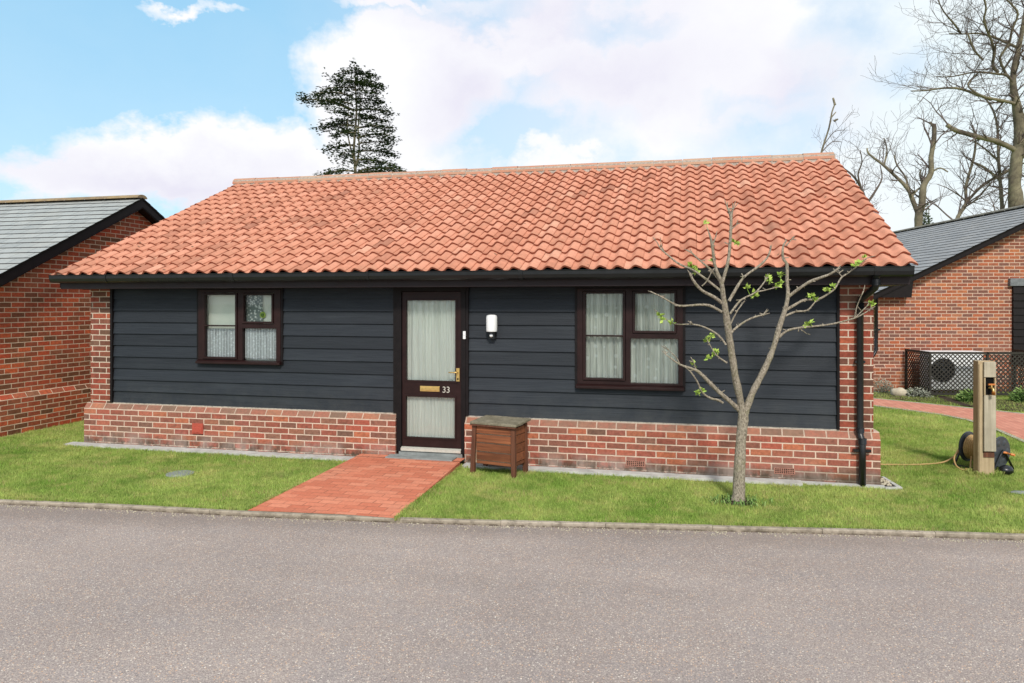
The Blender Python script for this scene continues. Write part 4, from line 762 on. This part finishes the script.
for (xa,xb) in segs:
    t=r.random(); dz=r.uniform(-.006,.006); n=10; R_=.125; ring=[]
    for k in range(n+1):
        a=PI*k/n; ring.append((math.cos(a)*R_,math.sin(a)*R_*.92-.012))
    e=.006
    for (p,q) in zip(ring,ring[1:]):
        b.face([(xa+e,YR-p[0],ZR+dz+p[1]),(xb-e,YR-p[0],ZR+dz+p[1]),(xb-e,YR-q[0],ZR+dz+q[1]),(xa+e,YR-q[0],ZR+dz+q[1])],t,0,None,True)
    b.face([(xa+e,YR-p[0],ZR+dz+p[1]) for p in ring],t); b.face([(xb-e,YR-p[0],ZR+dz+p[1]) for p in ring],t)
b.build('ridge_tile_row',M['ridge'],RF)
b=MB(); b.box(XE0+.01,xend-.01,YR-.115,YR+.115,ZR-.07,ZR+.06)
for k in range(53): 
    if r.random()<.7: b.blob((XE0+.12+k*.1943,YR-.125,ZR-.045),.05,.03,.03,r,7,5,.3)
b.build('ridge_mortar',M['mortar'],RF)

# ------------------------------------------------------------ neighbouring buildings: ridge along local x, gable at x=0
def neighbour(name,label,loc,rz,Wd,Lg,zap,slp,mats,oh,ohg,bz=2.08,bd=.13,bx=.75):
    N=thing(name,label,'building',loc,rz); mid=Wd/2
    zr=zap; zw=lambda y: zr-slp*abs(y-mid)-.10
    b=MB(); b.face([(0,0,0),(0,Wd,0),(0,Wd,zw(Wd)),(0,mid,zw(mid)),(0,0,zw(0))]); b.face([(0,0,0),(0,0,zw(0)),(-Lg,0,zw(0)),(-Lg,0,0)]); b.face([(0,Wd,0),(-Lg,Wd,0),(-Lg,Wd,zw(Wd)),(0,Wd,zw(Wd))]); b.face([(-Lg,0,0),(-Lg,0,zw(0)),(-Lg,mid,zw(mid)),(-Lg,Wd,zw(Wd)),(-Lg,Wd,0)])
    b.build('wall',mats[0],N)
    b=MB(); pr=[(.057,-.05),(.057,.525),(0.001,.60),(-.1,.60),(-.1,-.05)]
    b.prism(pr,'y',-.057,Wd+.057); b.box(-Lg,-.101,-.057,.0-.001,-.05,.56); b.box(-Lg,-.101,Wd+.001,Wd+.057,-.05,.56)
    b.build('plinth',mats[0],N)
    b=MB(); sl=math.hypot(1,slp); n=int((mid+oh)*sl/.2)+1; th=.012
    for side in (0,1):
        for j in range(n):
            s0=j*.2; s1=min((j+1)*.2+.02,(mid+oh)*sl)
            def pt(x,s,h):
                y=-oh+s/sl; z=zr-slp*(mid-y)
                return (x,y if not side else Wd-y,z+h)
            if s0>=(mid+oh)*sl: break
            for q in range(1):
                b.face([pt(-Lg-ohg,s0,th+.006),pt(ohg,s0,th+.006),pt(ohg,s1,.006),pt(-Lg-ohg,s1,.006)],.5,0,[(0,s0+.001),(Lg+2*ohg,s0+.001),(Lg+2*ohg,s0+.199),(0,s0+.199)])
                b.face([pt(-Lg-ohg,s0,0),pt(ohg,s0,0),pt(ohg,s0,th+.006),pt(-Lg-ohg,s0,th+.006)],.5,1)
        b.face([pt(ohg,0,-.03),pt(ohg,(mid+oh)*sl,-.03),pt(ohg,(mid+oh)*sl,.012),pt(ohg,0,.012)],.5,1)
    b.build('roof',[mats[1],M['hole']],N)
    b=MB(); k=0; x=ohg
    while x>-Lg-ohg:
        x2=x-.45; ring=[(math.cos(PI*i/8)*.12,math.sin(PI*i/8)*.065+.0) for i in range(9)]
        for p,q in zip(ring,ring[1:]): b.face([(x-.005,mid+p[0],zr+p[1]),(x2,mid+p[0],zr+p[1]),(x2,mid+q[0],zr+q[1]),(x-.005,mid+q[0],zr+q[1])],.5,0,None,True)
        b.face([(x-.005,mid+p[0],zr+p[1]) for p in ring]); x=x2
    b.build('ridge_tile_row',mats[2],N)
    b=MB(); zt=lambda y: zr-slp*abs(y-mid)-.02
    for xa in (ohg-.03,):
        b.prism([(-oh,zt(-oh)-bd),(-oh,zt(-oh)),(mid,zt(mid)),(Wd+oh,zt(Wd+oh)),(Wd+oh,zt(Wd+oh)-bd),(mid,zt(mid)-bd)],'x',xa-.0,xa+.022)
    for (ya,yb) in ((-oh,mid),(mid,Wd+oh)):
        b.face([(0.002,ya,zt(ya)-bd+.02),(ohg,ya,zt(ya)-bd+.02),(ohg,yb,zt(yb)-bd+.02),(0.002,yb,zt(yb)-bd+.02)])
    # boxed eaves end
    b.build('bargeboard',M['brown_dark'],N)
    ye=max(-oh+.02,mid-(zr-.02-bz)/slp+.12)
    for fl in (0,1):
        Y=lambda y: Wd-y if fl else y
        b=MB(); b.prism([(Y(ye),bz),(Y(ye),zt(ye)-.01),(Y(bx),zt(bx)-bd+.03),(Y(bx-.04),bz)],'x',.004,ohg-.032); b.build('eaves_box',M['brown_dark'],N)
    e=zt(-oh)-bd
    for yy,sg in ((-oh-.02,-1),(Wd+oh+.02,1)):
        b=MB(); b.prism([(yy,e+.14),(yy,e+.06),(yy+sg*.03,e+.03),(yy+sg*.08,e+.04),(yy+sg*.1,e+.14)],'x',-Lg-ohg,ohg-.02); b.build('gutter',M['black'],N)
    return N
NL=neighbour('brick_building','red brick building with light grey slate roof and mossy ridge, left of the bungalow',(-9.70,-.55,0),0,6.7,9,3.82,.527,(M['brick_l'],M['slate_l'],M['ridge_lichen']),.38,.20,2.0,.16,.12)
NR_=neighbour('brick_building','orange brick building with dark slate roof and weathered ridge, right of the bungalow',(4.215-.18*.9815,9.256-.18*.1913,-.02),rad(-78.97),8.46,11,4.26,.485,(M['brick_r'],M['slate_r'],M['ridge_grey']),.32,.26,2.08,.11)
b=MB(); b.box(.012,.045,2.98,7.2,.60,2.33)
for k in range(11): b.prism([(.045,.60+k*.157),(.068,.60+k*.157),(.047,.60+(k+1)*.157)],'y',2.98,7.2)
b.build('boarded_panel',M['brown_dark'],NR_)
b=MB(); b.box(.002,.085,2.90,7.3,2.335,2.50); b.build('lintel',M['lintel'],NR_,bevel=.004)
b=MB(); 
b.tube([(.06,.03,2.2,.035),(.06,.03,.92,.035),(.075,-.02,.84,.035),(.10,-.09,.74,.035),(.10,-.09,.05,.035)],10); b.box(.03,.09,-.01,.11,1.35,1.39); b.build('downpipe',M['black'],NR_)

# ------------------------------------------------------------ lattice enclosure and heat pump
def nr(x,y,z):  # building-local to world (used for free-standing things in front of that gable)
    return NR_.matrix_basis @ Vector((x,y,z))
FE=thing('trellis_screen','low dark diamond trellis screen standing around the heat pump','trellis',tuple(nr(.06,.66,0)),rad(-78.97))
def lattice(b,o,du,L,h,pitch=.092,wd=.022):
    o=Vector(o); du=Vector(du).normalized(); nrm=Vector((du.y,-du.x,0))*.006
    for sg in (1,-1):
        c=-h if sg==1 else 0
        while c<L+(0 if sg==1 else h):
            # line u = c + sg*z
            z0,z1=0,h
            u0,u1=c,c+sg*h
            if sg==1:
                if u0<0: z0=-c; u0=0
                if u1>L: z1=L-c; u1=L
            else:
                if u0>L: z0=c-L; u0=L
                if u1<0: z1=c; u1=0
            if z1>z0+.01:
                k=wd/2*1.414; off=nrm*sg
                p=[o+du*(u0-k)+Vector((0,0,z0)),o+du*(u0+k)+Vector((0,0,z0)),o+du*(u1+k)+Vector((0,0,z1)),o+du*(u1-k)+Vector((0,0,z1))]
                b.face([q+off for q in p]); b.face([q+off*.2 for q in p])
            c+=pitch
b=MB(); lattice(b,(1.02,0,.08),(0,1,0),2.32,.82); b.build('lattice_panel',M['lattice'],FE)
b=MB(); lattice(b,(0.03,0,.08),(1,0,0),.98,.82); b.build('lattice_panel',M['lattice'],FE)
b=MB(); lattice(b,(0.03,2.32,.08),(1,0,0),.98,.82); b.build('lattice_panel',M['lattice'],FE)
for (x,y) in ((1.02,0),(1.02,2.32),(1.02,1.16),(.03,0),(.03,2.32)):
    b=MB(); b.box(x-.02,x+.02,y-.02,y+.02,0,.95); b.build('post',M['lattice'],FE)
b=MB()
for z in (.06,.905):
    for q in ((1.0,1.04,.03,2.29),(.06,1.0,-.02,.02),(.06,1.0,2.30,2.34)): b=MB(); b.box(*q,z,z+.045); b.build('rail',M['lattice'],FE)
AC=thing('heat_pump','white heat pump unit with black round fan grille behind the trellis','heat pump',tuple(nr(.30,.84,0)),rad(-78.97))
b=MB(); b.box(0,.38,0,1.12,.12,.90); b.build('casing',M['white'],AC,bevel=.012)
b=MB(); b.box(-.01,.40,-.01,1.13,.903,.93); b.build('lid',M['white'],AC,bevel=.005)
b=MB(); b.cyl((.382,.29,.54),'x',.25,.012,32)
b.build('fan_opening',M['hole'],AC)
b=MB()
for r_ in (.06,.10,.14,.18,.22,.25):
    n=28; b.tube([(.405,.29+r_*math.cos(2*PI*k/n),.54+r_*math.sin(2*PI*k/n),.004) for k in range(n+1)],5,False)
for k in range(8): a=PI*k/4; b.tube([(.405,.29,.54,.004),(.405,.29+.25*math.cos(a),.54+.25*math.sin(a),.004)],5)
b.cyl((.40,.29,.54),'x',.035,.012,14); b.build('fan_grille',M['reelgrey'],AC)
for q in (.15,.92): b=MB(); b.box(.02,.36,q,q+.07,0,.12); b.build('foot',M['black'],AC)

# ------------------------------------------------------------ wooden box
BX=thing('wooden_bin','brown slatted wooden box on short legs with green felted lid, beside the front door','wooden box',(-2.383,-.414,0),rad(-13.0))
w_,d_=.54,.34
rb=random.Random(3)
def leg(x,y,lx,ly):
    b=MB(); b.obox((x+lx,y+ly,0),(.05,0,0),(0,.05,0),(-lx,-ly,.565),rb.random()); o=b.build('leg',M['wood_leg'],BX,bevel=.004); return o
leg(0,0,-.022,-.012); leg(w_-.05,0,.012,-.012); leg(0,d_-.05,-.018,.0); leg(w_-.05,d_-.05,.012,0)
b=MB(); zz=.115
for k,hh in enumerate((.046,.100,.100,.100,.092)):
    t=rb.random(); dy=.006 if k==0 else 0
    b.box(.052,w_-.052,.008+dy,.026+dy,zz,zz+hh-.013,t); b.box(.052,w_-.052,d_-.026,d_-.008,zz,zz+hh-.008,t)
    b.box(.008,.026,.052,d_-.052,zz,zz+hh-.008,t); b.box(w_-.026,w_-.008,.052,d_-.052,zz,zz+hh-.008,rb.random()); zz+=hh
b.build('slat_side',M['wood_box'],BX,bevel=.003)
b=MB(); b.box(.03,w_-.03,.0285,d_-.03,.12,.555); b.build('lining',M['lining'],BX)
b=MB(); b.obox((-.012,-.035,.566),(w_+.045,0,0),(0,d_+.06,.022),(0,0,.026)); b.build('lid',M['lid'],BX,bevel=.005)
b=MB(); b.box(-.008,w_+.025,-.030,-.014,.548,.5655); b.build('lid_batten',M['wood_leg'],BX)

# ------------------------------------------------------------ tap post, tap, reel, hose
TP=thing('tap_post','square weathered timber post with grey boxed face and recessed garden tap','tap post',(3.285,.845,0),rad(8))
b=MB(); b.box(-.085,.090,.0,.11,-.02,1.285); b.build('post',M['wood_post'],TP,bevel=.006)
b=MB(); b.box(-.035,.092,-.030,-.002,.27,.90,.3); b.build('face_board',M['wood_face'],TP,bevel=.004); b=MB(); b.box(-.035,.092,-.030,-.002,1.105,1.275,.6); b.build('face_board',M['wood_face'],TP,bevel=.004)
for q in ((-.035,-.02,-.028,-.002,.905,1.10,.3),(.077,.092,-.028,-.002,.905,1.10,.5),(-.078,-.045,-.012,-.002,.0,1.25,.8)): b=MB(); b.box(*q); b.build('side_batten',M['wood_post'],TP)
b=MB(); b.box(-.019,.076,-.004,-.0015,.905,1.10); b.build('recess_shade',M['hole'],TP)  # black sheet stands in for the shade behind the tap
b=MB(); b.box(-.03,.085,-.008,-.0015,.20,.265); b.build('lower_recess_shade',M['wood_leg'],TP)  # dark strip stands in for the shaded recess below the face board
b=MB(); b.tube([(.035,0,.985,.012),(.035,-.05,.985,.014),(.035,-.075,.975,.012),(.035,-.085,.93,.011)],10); b.tube([(.035,-.045,.985,.009),(.035,-.045,1.02,.009)],8); b.build('tap',M['brass'],TP)
b=MB(); b.tube([(.0,-.045,1.025,.010),(.07,-.045,1.025,.010)],8); b.build('tap_lever',M['orange'],TP); b=MB(); b.tube([(.035,-.085,.945,.018),(.035,-.085,.915,.018)],12); b.build('hose_connector',M['orange'],TP)
RL=thing('hose_reel','dark grey garden hose reel wound with yellow hose behind the tap post','hose reel',(3.40,1.22,0),rad(-50))
def disc(b,x,r,th,n=28): b.tube([(x,0,.225,r*.97),(x+th*.2,0,.225,r),(x+th*.8,0,.225,r),(x+th,0,.225,r*.97)],n)
for x in (-.20,.17):
    b=MB(); disc(b,x,.178,.022)
    for k in range(6): a=2*PI*k/6; b.blob((x+.011,.11*math.cos(a),.225+.11*math.sin(a)),.018,.045,.045,random.Random(k),10,6,0)
    b.build('flange',M['reelgrey'],RL)
b=MB(); b.cyl((-.178,0,.225),'x',.10,.35,18); b.build('drum',M['reelgrey'],RL)
b=MB()
hr=.011; k=0; pts=[]
for lay in range(2):
    R_=.115+lay*.021; turns=15
    for i in range(turns*16+1): a=2*PI*i/16; u=i/(turns*16); u=u if lay%2==0 else 1-u; pts.append((-.168+.33*u,R_*math.cos(a),.225+R_*math.sin(a),hr))
b.tube(pts,6,False); b.build('wound_hose',M['hose'],RL)
b=MB()
for x in (-.235,.21): 
    b.tube([(x,-.20,.012,.013),(x,-.05,.20,.013),(x,.0,.245,.013),(x,.05,.20,.013),(x,.20,.012,.013)],8)
b.tube([(-.235,-.20,.014,.013),(.21,-.20,.014,.013)],8); b.tube([(-.235,.20,.014,.013),(.21,.20,.014,.013)],8); b.build('stand',M['black'],RL)
b=MB(); b.tube([(.215,0,.225,.012),(.25,0,.225,.012)],8); b.tube([(.25,0,.225,.012),(.25,.08,.20,.012)],8); b.tube([(.25,.08,.20,.014),(.29,.08,.20,.014)],10); b.build('crank',M['orange'],RL)
b=MB(); b.blob((.30,-.10,.05),.07,.09,.055,random.Random(2),12,8,.05); b.build('foot',M['black'],RL)
b=MB()
def cat(P,n=14):
    out=[]
    P=[P[0]]+P+[P[-1]]
    for i in range(1,len(P)-2):
        for k in range(n):
            t=k/n; out.append(tuple(.5*((2*P[i][c])+(-P[i-1][c]+P[i+1][c])*t+(2*P[i-1][c]-5*P[i][c]+4*P[i+1][c]-P[i+2][c])*t*t+(-P[i-1][c]+3*P[i][c]-3*P[i+1][c]+P[i+2][c])*t**3) for c in range(3)))
    out.append(P[-2]); return out
HP=[(1.9,1.02,.13),(1.995,1.04,.10),(2.15,1.06,.025),(2.45,1.13,.012),(2.75,1.22,.012),(2.98,1.30,.03),(3.12,1.34,.10),(3.24,1.36,.24)]
b.tube([(*p,.0095) for p in cat(HP)],8); tag(b.build('garden_hose',M['hose']),'yellow garden hose trailing over the grass from the reel to the bungalow corner','hose')
b=MB(); HQ=[(3.17,1.30,.22),(3.07,1.18,.12),(3.06,1.08,.04),(3.10,1.0,.014),(3.17,.98,.012),(3.20,1.06,.05),(3.25,1.18,.14)]
b.tube([(*p,.009) for p in cat(HQ)],8); b.tube([(3.12,.98,.02,.018),(3.19,.97,.02,.014)],8); tag(b.build('hose_end',M['hose']),'loose looped end of yellow hose hanging at the left of the reel','hose')
b=MB(); b.cyl((-5.59,-1.23,-.004),'z',.15,.014,24,m=0); b.cyl((-5.59,-1.23,.01),'z',.12,.006,24,m=0); tag(b.build('drain_cover',M['slab']),'small round grey drain cover sunk in the left lawn','drain cover')
b=MB(); b.blob((3.40,.05,.0),.20,.07,.022,rnd,14,6,.15); tag(b.build('flat_stone',M['slab']),'flat grey stone sunk in the grass at the right edge','stone')
b=MB(); b.blob((4.30,8.22,.07),.17,.13,.11,rnd,14,9,.15,zmin=0); tag(b.build('garden_stone',M['stone']),'rounded pale stone beside the path below the neighbouring downpipe','stone')

# ------------------------------------------------------------ plants
def bush(name,label,loc,rx,rz,n,leafw,mat,grp=None,spiky=False,seed=1):
    r=random.Random(seed); b=MB()
    for _ in range(n):
        a=r.uniform(0,2*PI); e=math.acos(r.uniform(0,1)); rr=r.random()**.45
        d=Vector((math.sin(e)*math.cos(a)*rx,math.sin(e)*math.sin(a)*rx,math.cos(e)*rz*1.0))*rr*(1+.35*noise.noise(Vector((a*1.3,e*2,seed))))
        l=leafw*r.uniform(1.6,3); dirv=(Vector((math.cos(a)*.7,math.sin(a)*.7,.8 if spiky else r.uniform(-.3,.9)))+Vector((r.gauss(0,.3),r.gauss(0,.3),0))).normalized(); sd=dirv.cross(Vector((r.gauss(0,1),r.gauss(0,1),r.gauss(0,1)))).normalized()*leafw*.5
        t=min(1,max(0,rr*.6+d.z/rz*.4+r.uniform(-.25,.25)))
        b.face([d,d+dirv*l*.5+sd,d+dirv*l,d+dirv*l*.5-sd],t)
    o=b.build(name,mat,None,loc); return tag(o,label,'plant',grp)
bush('lavender_bush','silvery grey shrub at the foot of the neighbouring downpipe',(4.12,8.75,0),.22,.30,900,.016,M['silverleaf'],spiky=True,seed=1)
bush('leafy_plant','low grey green plant in front of the trellis corner',(4.62,8.18,0),.24,.17,700,.022,M['silverleaf'],seed=2)
bush('leafy_plant','low green plant between the pale stone and the trellis corner',(4.45,8.32,0),.15,.13,400,.022,M['leaf'],seed=5)
bush('fern','bright green rounded plant in front of the middle of the trellis',(5.42,7.65,0),.24,.22,900,.026,M['leaf'],seed=3)
bush('fern','dark green plant at the right end of the trellis by the frame edge',(6.42,7.75,0),.25,.30,800,.028,M['leaf'],seed=4)
# ring of strap leaves at the young tree
b=MB(); r=rnd
for k in range(150):
    a=r.uniform(0,2*PI); q=r.uniform(.08,.30); px,py=.486+q*math.cos(a)*1.15,-.976+q*math.sin(a)*.6; l=r.uniform(.06,.12); d=r.uniform(0,2*PI)
    dx,dy=math.cos(d)*l*.7,math.sin(d)*l*.7; ca,sa=-math.sin(d)*.005,math.cos(d)*.005; t=r.uniform(.2,1); zt=r.uniform(.02,.05)
    b.face([(px-ca,py-sa,0),(px+ca,py+sa,0),(px+dx*.5+ca,py+dy*.5+sa,zt),(px+dx*.5-ca,py+dy*.5-sa,zt)],t); b.face([(px+dx*.5-ca,py+dy*.5-sa,zt),(px+dx*.5+ca,py+dy*.5+sa,zt),(px+dx,py+dy,zt*.4)],t)
tag(b.build('bulb_leaves',M['leaf']),'flopping strap leaves of bulbs around the foot of the young tree','plant')
b=MB(); n=22; P=[(.486+.17*math.cos(2*PI*k/n)*(1+.15*math.sin(k*2.3)),-.976+.12*math.sin(2*PI*k/n)*(1+.2*math.sin(k*1.7)),.003) for k in range(n)]; b.face(P); structure(b.build('soil_ring',M['soil']))

# ------------------------------------------------------------ trees
TR=thing('young_tree','pruned young fruit tree with opening leaf clusters in front of the bungalow','tree',FRONT_AT)
def branch_mesh(b,lines,n,seed,knob=0,smooth=True):
    r=random.Random(seed)
    for L in lines:
        pts=[]
        C=cat([p[:3] for p in map(tuple,L)],3); m=len(C)-1
        for i,c in enumerate(C):
            u=i/m*(len(L)-1); k=min(int(u),len(L)-2); rr=L[k][3]+(L[k+1][3]-L[k][3])*(u-k)
            w=1+(r.uniform(-knob,knob)); pts.append((*c,rr*w))
        b.tube(pts,n,True,.5,0,.06 if knob else 0,r)
b=MB(); branch_mesh(b,FRONT[:1],12,1,.05); b.build('trunk',M['bark'],TR)
b=MB(); branch_mesh(b,FRONT[1:],8,2,.10)
r=random.Random(5)
for L in FRONT[1:]:       # spurs
    for _ in range(max(1,len(L)//2)):
        k=r.randrange(1,len(L)); p=Vector(L[k][:3]); rr=L[k][3]; d=Vector((r.gauss(0,1),r.gauss(0,1),r.gauss(.4,.6))).normalized(); l=r.uniform(.02,.06)
        b.tube([(*p,.006),(*(p+d*l*.6),.005),(*(p+d*l),.006)],5)
for L in FRONT[1:]:
    p=Vector(L[-1][:3]); d=(p-Vector(L[-2][:3])).normalized(); rr=L[-1][3]
    for _ in range(r.randint(1,3)):
        e=(d+Vector((r.gauss(0,.45),r.gauss(0,.45),r.gauss(.1,.3)))).normalized(); l=r.uniform(.03,.085)
        b.tube([(*(p-d*.01),rr*.8),(*(p+e*l*.6),.0045),(*(p+e*l),.0025)],5)
    for a_,c_ in zip(L,L[1:]):
        A,C=Vector(a_[:3]),Vector(c_[:3])
        for _ in range(int((C-A).length*16)):
            q=A.lerp(C,r.random()); rq=a_[3]*.9; e=((C-A).normalized()*.5+Vector((r.gauss(0,1),r.gauss(0,1),r.gauss(0,1)))).normalized(); q2=q+e*(rq+r.uniform(.008,.022)); b.tube([(*q,.0045),(*q2,.0022)],4)
b.build('branches',M['bark'],TR)
b=MB()
allp=[Vector(p[:3]) for L in FRONT[1:] for p in L]
def seg_near(q):
    best=None
    for L in FRONT[1:]:
        for a,c in zip(L,L[1:]):
            A,C=Vector(a[:3]),Vector(c[:3]); 
            # compare seen across the plane facing the road
            for k in range(6):
                P_=A.lerp(C,k/5); dd=(P_-q); dd=Vector((dd.x,dd.y*.15,dd.z)).length
                if best is None or dd<best[0]: best=(dd,P_)
    return best[1]
for q in BUDS:
    q=Vector(q); s_=seg_near(q); c=Vector((q.x,s_.y*.7+q.y*.3,q.z)); 
    b=MB()
    if (c-s_).length>.02: b.tube([(*s_,.003),(*c,.002)],4,t=.1)
    b=MB() if (c-s_).length<=.02 else b
    for _ in range(r.randint(9,15)):
        d=Vector((r.gauss(0,1),r.gauss(0,1),r.gauss(.5,.8))).normalized(); l=r.uniform(.03,.062); sd=d.cross(Vector((r.gauss(0,1),r.gauss(0,1),r.gauss(0,1)))).normalized()*l*.27; t=r.random(); up=d.cross(sd).normalized()*l*.12
        b.face([c,c+d*l*.5+sd+up,c+d*l*.95,c+d*l*.5],t); b.face([c,c+d*l*.5,c+d*l*.95,c+d*l*.5-sd+up],t)
    b.build('leaf_cluster',M['bud'],TR)

def grow(b,p,d,l,r0,lev,rn,n=4,minr=.007,up=.12):
    segs=4; pts=[(*p,r0)]; q=p.copy(); dd=d.copy()
    for k in range(segs):
        dd=(dd+Vector((rn.gauss(0,.22),rn.gauss(0,.22),rn.gauss(up*.6,.2)))).normalized(); q=q+dd*l/segs; pts.append((*q,max(minr,r0*(1-.65*(k+1)/segs))))
        if lev>0 and rn.random()<.95:
            a=(dd+Vector((rn.gauss(0,.8),rn.gauss(0,.8),rn.gauss(up,.6)))).normalized(); grow(b,q.copy(),a,l*rn.uniform(.45,.75),max(minr,r0*(1-.65*(k+1)/segs)*.65),lev-1,rn,4,minr,up)
    b.tube(pts,n if lev>0 else 3,False)
def bare_tree(name,label,at,lines,seed,twl,lev,dens,minr,mat,group=None,skip=0):
    T=thing(name,label,'tree',at,0,group); rn=random.Random(seed)
    b=MB(); branch_mesh(b,lines[:1],10,seed,.05); b.build('trunk',mat,T)
    b=MB(); branch_mesh(b,lines[1:],7,seed+1,.06) if len(lines)>1 else None
    tw=MB()
    for li,L in enumerate(lines):
        for a,c in zip(L,L[1:]):
            A,C=Vector(a[:3]),Vector(c[:3]); ln=(C-A).length
            if a[2]<skip: continue
            m=dens*ln; m=int(m)+(rn.random()<m-int(m))
            for _ in range(m):
                t=rn.random(); p=A.lerp(C,t); rr=a[3]+(c[3]-a[3])*t
                ax=(C-A).normalized(); d=(ax*.5+Vector((rn.gauss(0,.7),rn.gauss(0,.8),rn.gauss(.25,.6)))).normalized()
                grow(tw,p,d,twl*rn.uniform(.4,1.2)*(.6 if rr>.12 else 1),min(rr*.5,.05),lev,rn,4,minr)
    if len(lines)>1: b.build('limbs',mat,T)
    tw.build('twigs',M['twig_far'],T)
    return T
bare_tree('bare_tree','tall spreading bare tree with thick trunk and a sawn off limb, at the right edge',BIG_AT,BIG,31,2.1,2,2.5,.0062,M['bark_far'],'bare trees beyond the slate roof',skip=0)
bare_tree('bare_tree','small forked bare tree with blunt cut top, rising over the slate ridge',POLLARD_AT,POLLARD,33,1.5,2,1.9,.0055,M['bark_far'],'bare trees beyond the slate roof',skip=1.5)
bare_tree('bare_tree','faint distant bare tree just right of the red roof verge',FAR_AT,FAR,35,2.2,2,1.8,.008,M['twig_far'],'bare trees beyond the slate roof',skip=2.5)
T=thing('dead_tree','thin broken dead treetop sticking up behind the right end of the ridge','tree',DEAD_AT); rn=random.Random(4)
b=MB(); branch_mesh(b,DEAD[:1],6,3,.05); b.build('trunk',M['bark_far'],T)
for L in DEAD[1:4]: b=MB(); branch_mesh(b,[L],5,4,.05); b.build('branch',M['bark_far'],T)
for L in DEAD[4:]:
    b=MB(); branch_mesh(b,[L],5,4,.05); grow(b,Vector(L[1][:3]),Vector((.6,0,.5)).normalized(),1.0,.012,2,rn,3,.006); b.build('branch',M['twig_far'],T)
# small evergreen by the forked tree
r=random.Random(12); T=thing('holly_tree','small dark evergreen beside the forked bare tree above the slate ridge','tree',(POLLARD_AT[0]+.55,POLLARD_AT[1]+.8,0))
b=MB(); b.tube([(0,0,0,.09),(0,0,3,.06),(.1,0,6.2,.015)],6); b.build('trunk',M['bark_far'],T)
b=MB()
for _ in range(1500):
    z=3.2+2.9*r.random()**1.2; R_=(.9*(1-(z-3.2)/3.4)+.05)*r.random()**.4; a=r.uniform(0,6.28); c=Vector((R_*math.cos(a),R_*math.sin(a),z+.3*math.sin(a*3)))
    if noise.noise(c*1.5)<-.08: continue
    d=Vector((r.gauss(0,1),r.gauss(0,1),r.gauss(0,1))).normalized()*.07; e=d.orthogonal().normalized()*.04; b.face([c-d,c+e,c+d,c-e],r.random())
b.build('crown',M['cedar'],T)
# cedar
T=thing('cedar_tree','tall dark cedar with layered flat branches behind the roof ridge','tree',CEDAR_AT); r=random.Random(7)
b=MB(); branch_mesh(b,CEDAR_STEMS,7,5,.05); b.build('trunk',M['bark_far'],T)
b=MB(); fo=MB()
def frond(c,sz,t):
    for _ in range(3):
        d=Vector((r.gauss(0,1),r.gauss(0,1),r.gauss(.05,.22))).normalized()*sz*r.uniform(.6,1.3); e=d.cross(Vector((r.gauss(0,.4),r.gauss(0,.4),1))).normalized()*sz*.30
        fo.face([c-d*.4,c+e,c+d,c-e],min(1,max(0,t+r.uniform(-.3,.3))))
for A,B,w in CEDAR:
    A,B=Vector(A),Vector(B); ln=(B-A).length; sag=Vector((0,0,.02*ln))
    pts=[]; 
    for k in range(7): u=k/6; p=A.lerp(B,u)+Vector((r.gauss(0,.04),r.gauss(0,.04),math.sin(u*PI)*.06*ln)); pts.append(p)
    b.tube([(*p,.075*(1-.8*i/6)*min(1,ln/3)+.008) for i,p in enumerate(pts)],5,False)
    n=int(ln*88*w)+30
    for _ in range(n):
        u=.10+.92*r.random()**.8; k=min(int(u*6),5); p=pts[k].lerp(pts[k+1],u*6-k) if u<1 else pts[6]+(B-A).normalized()*(u-1)*ln
        side=Vector((-(B-A).y,(B-A).x,0)).normalized(); wd=w*.42*(1.15-u*.75)
        off=side*max(-2,min(2,r.gauss(0,1)))*wd*1.7+(B-A).normalized()*r.gauss(0,.2)+Vector((0,0,r.gauss(.02,.085*w)-.10*u*abs(r.gauss(0,1))))
        c=p+off
        if noise.noise(c*1.1)<-.30: continue
        frond(c,.15,.5+1.4*off.z)
b.build('limbs',M['bark_far'],T); fo.build('crown',M['cedar'],T)
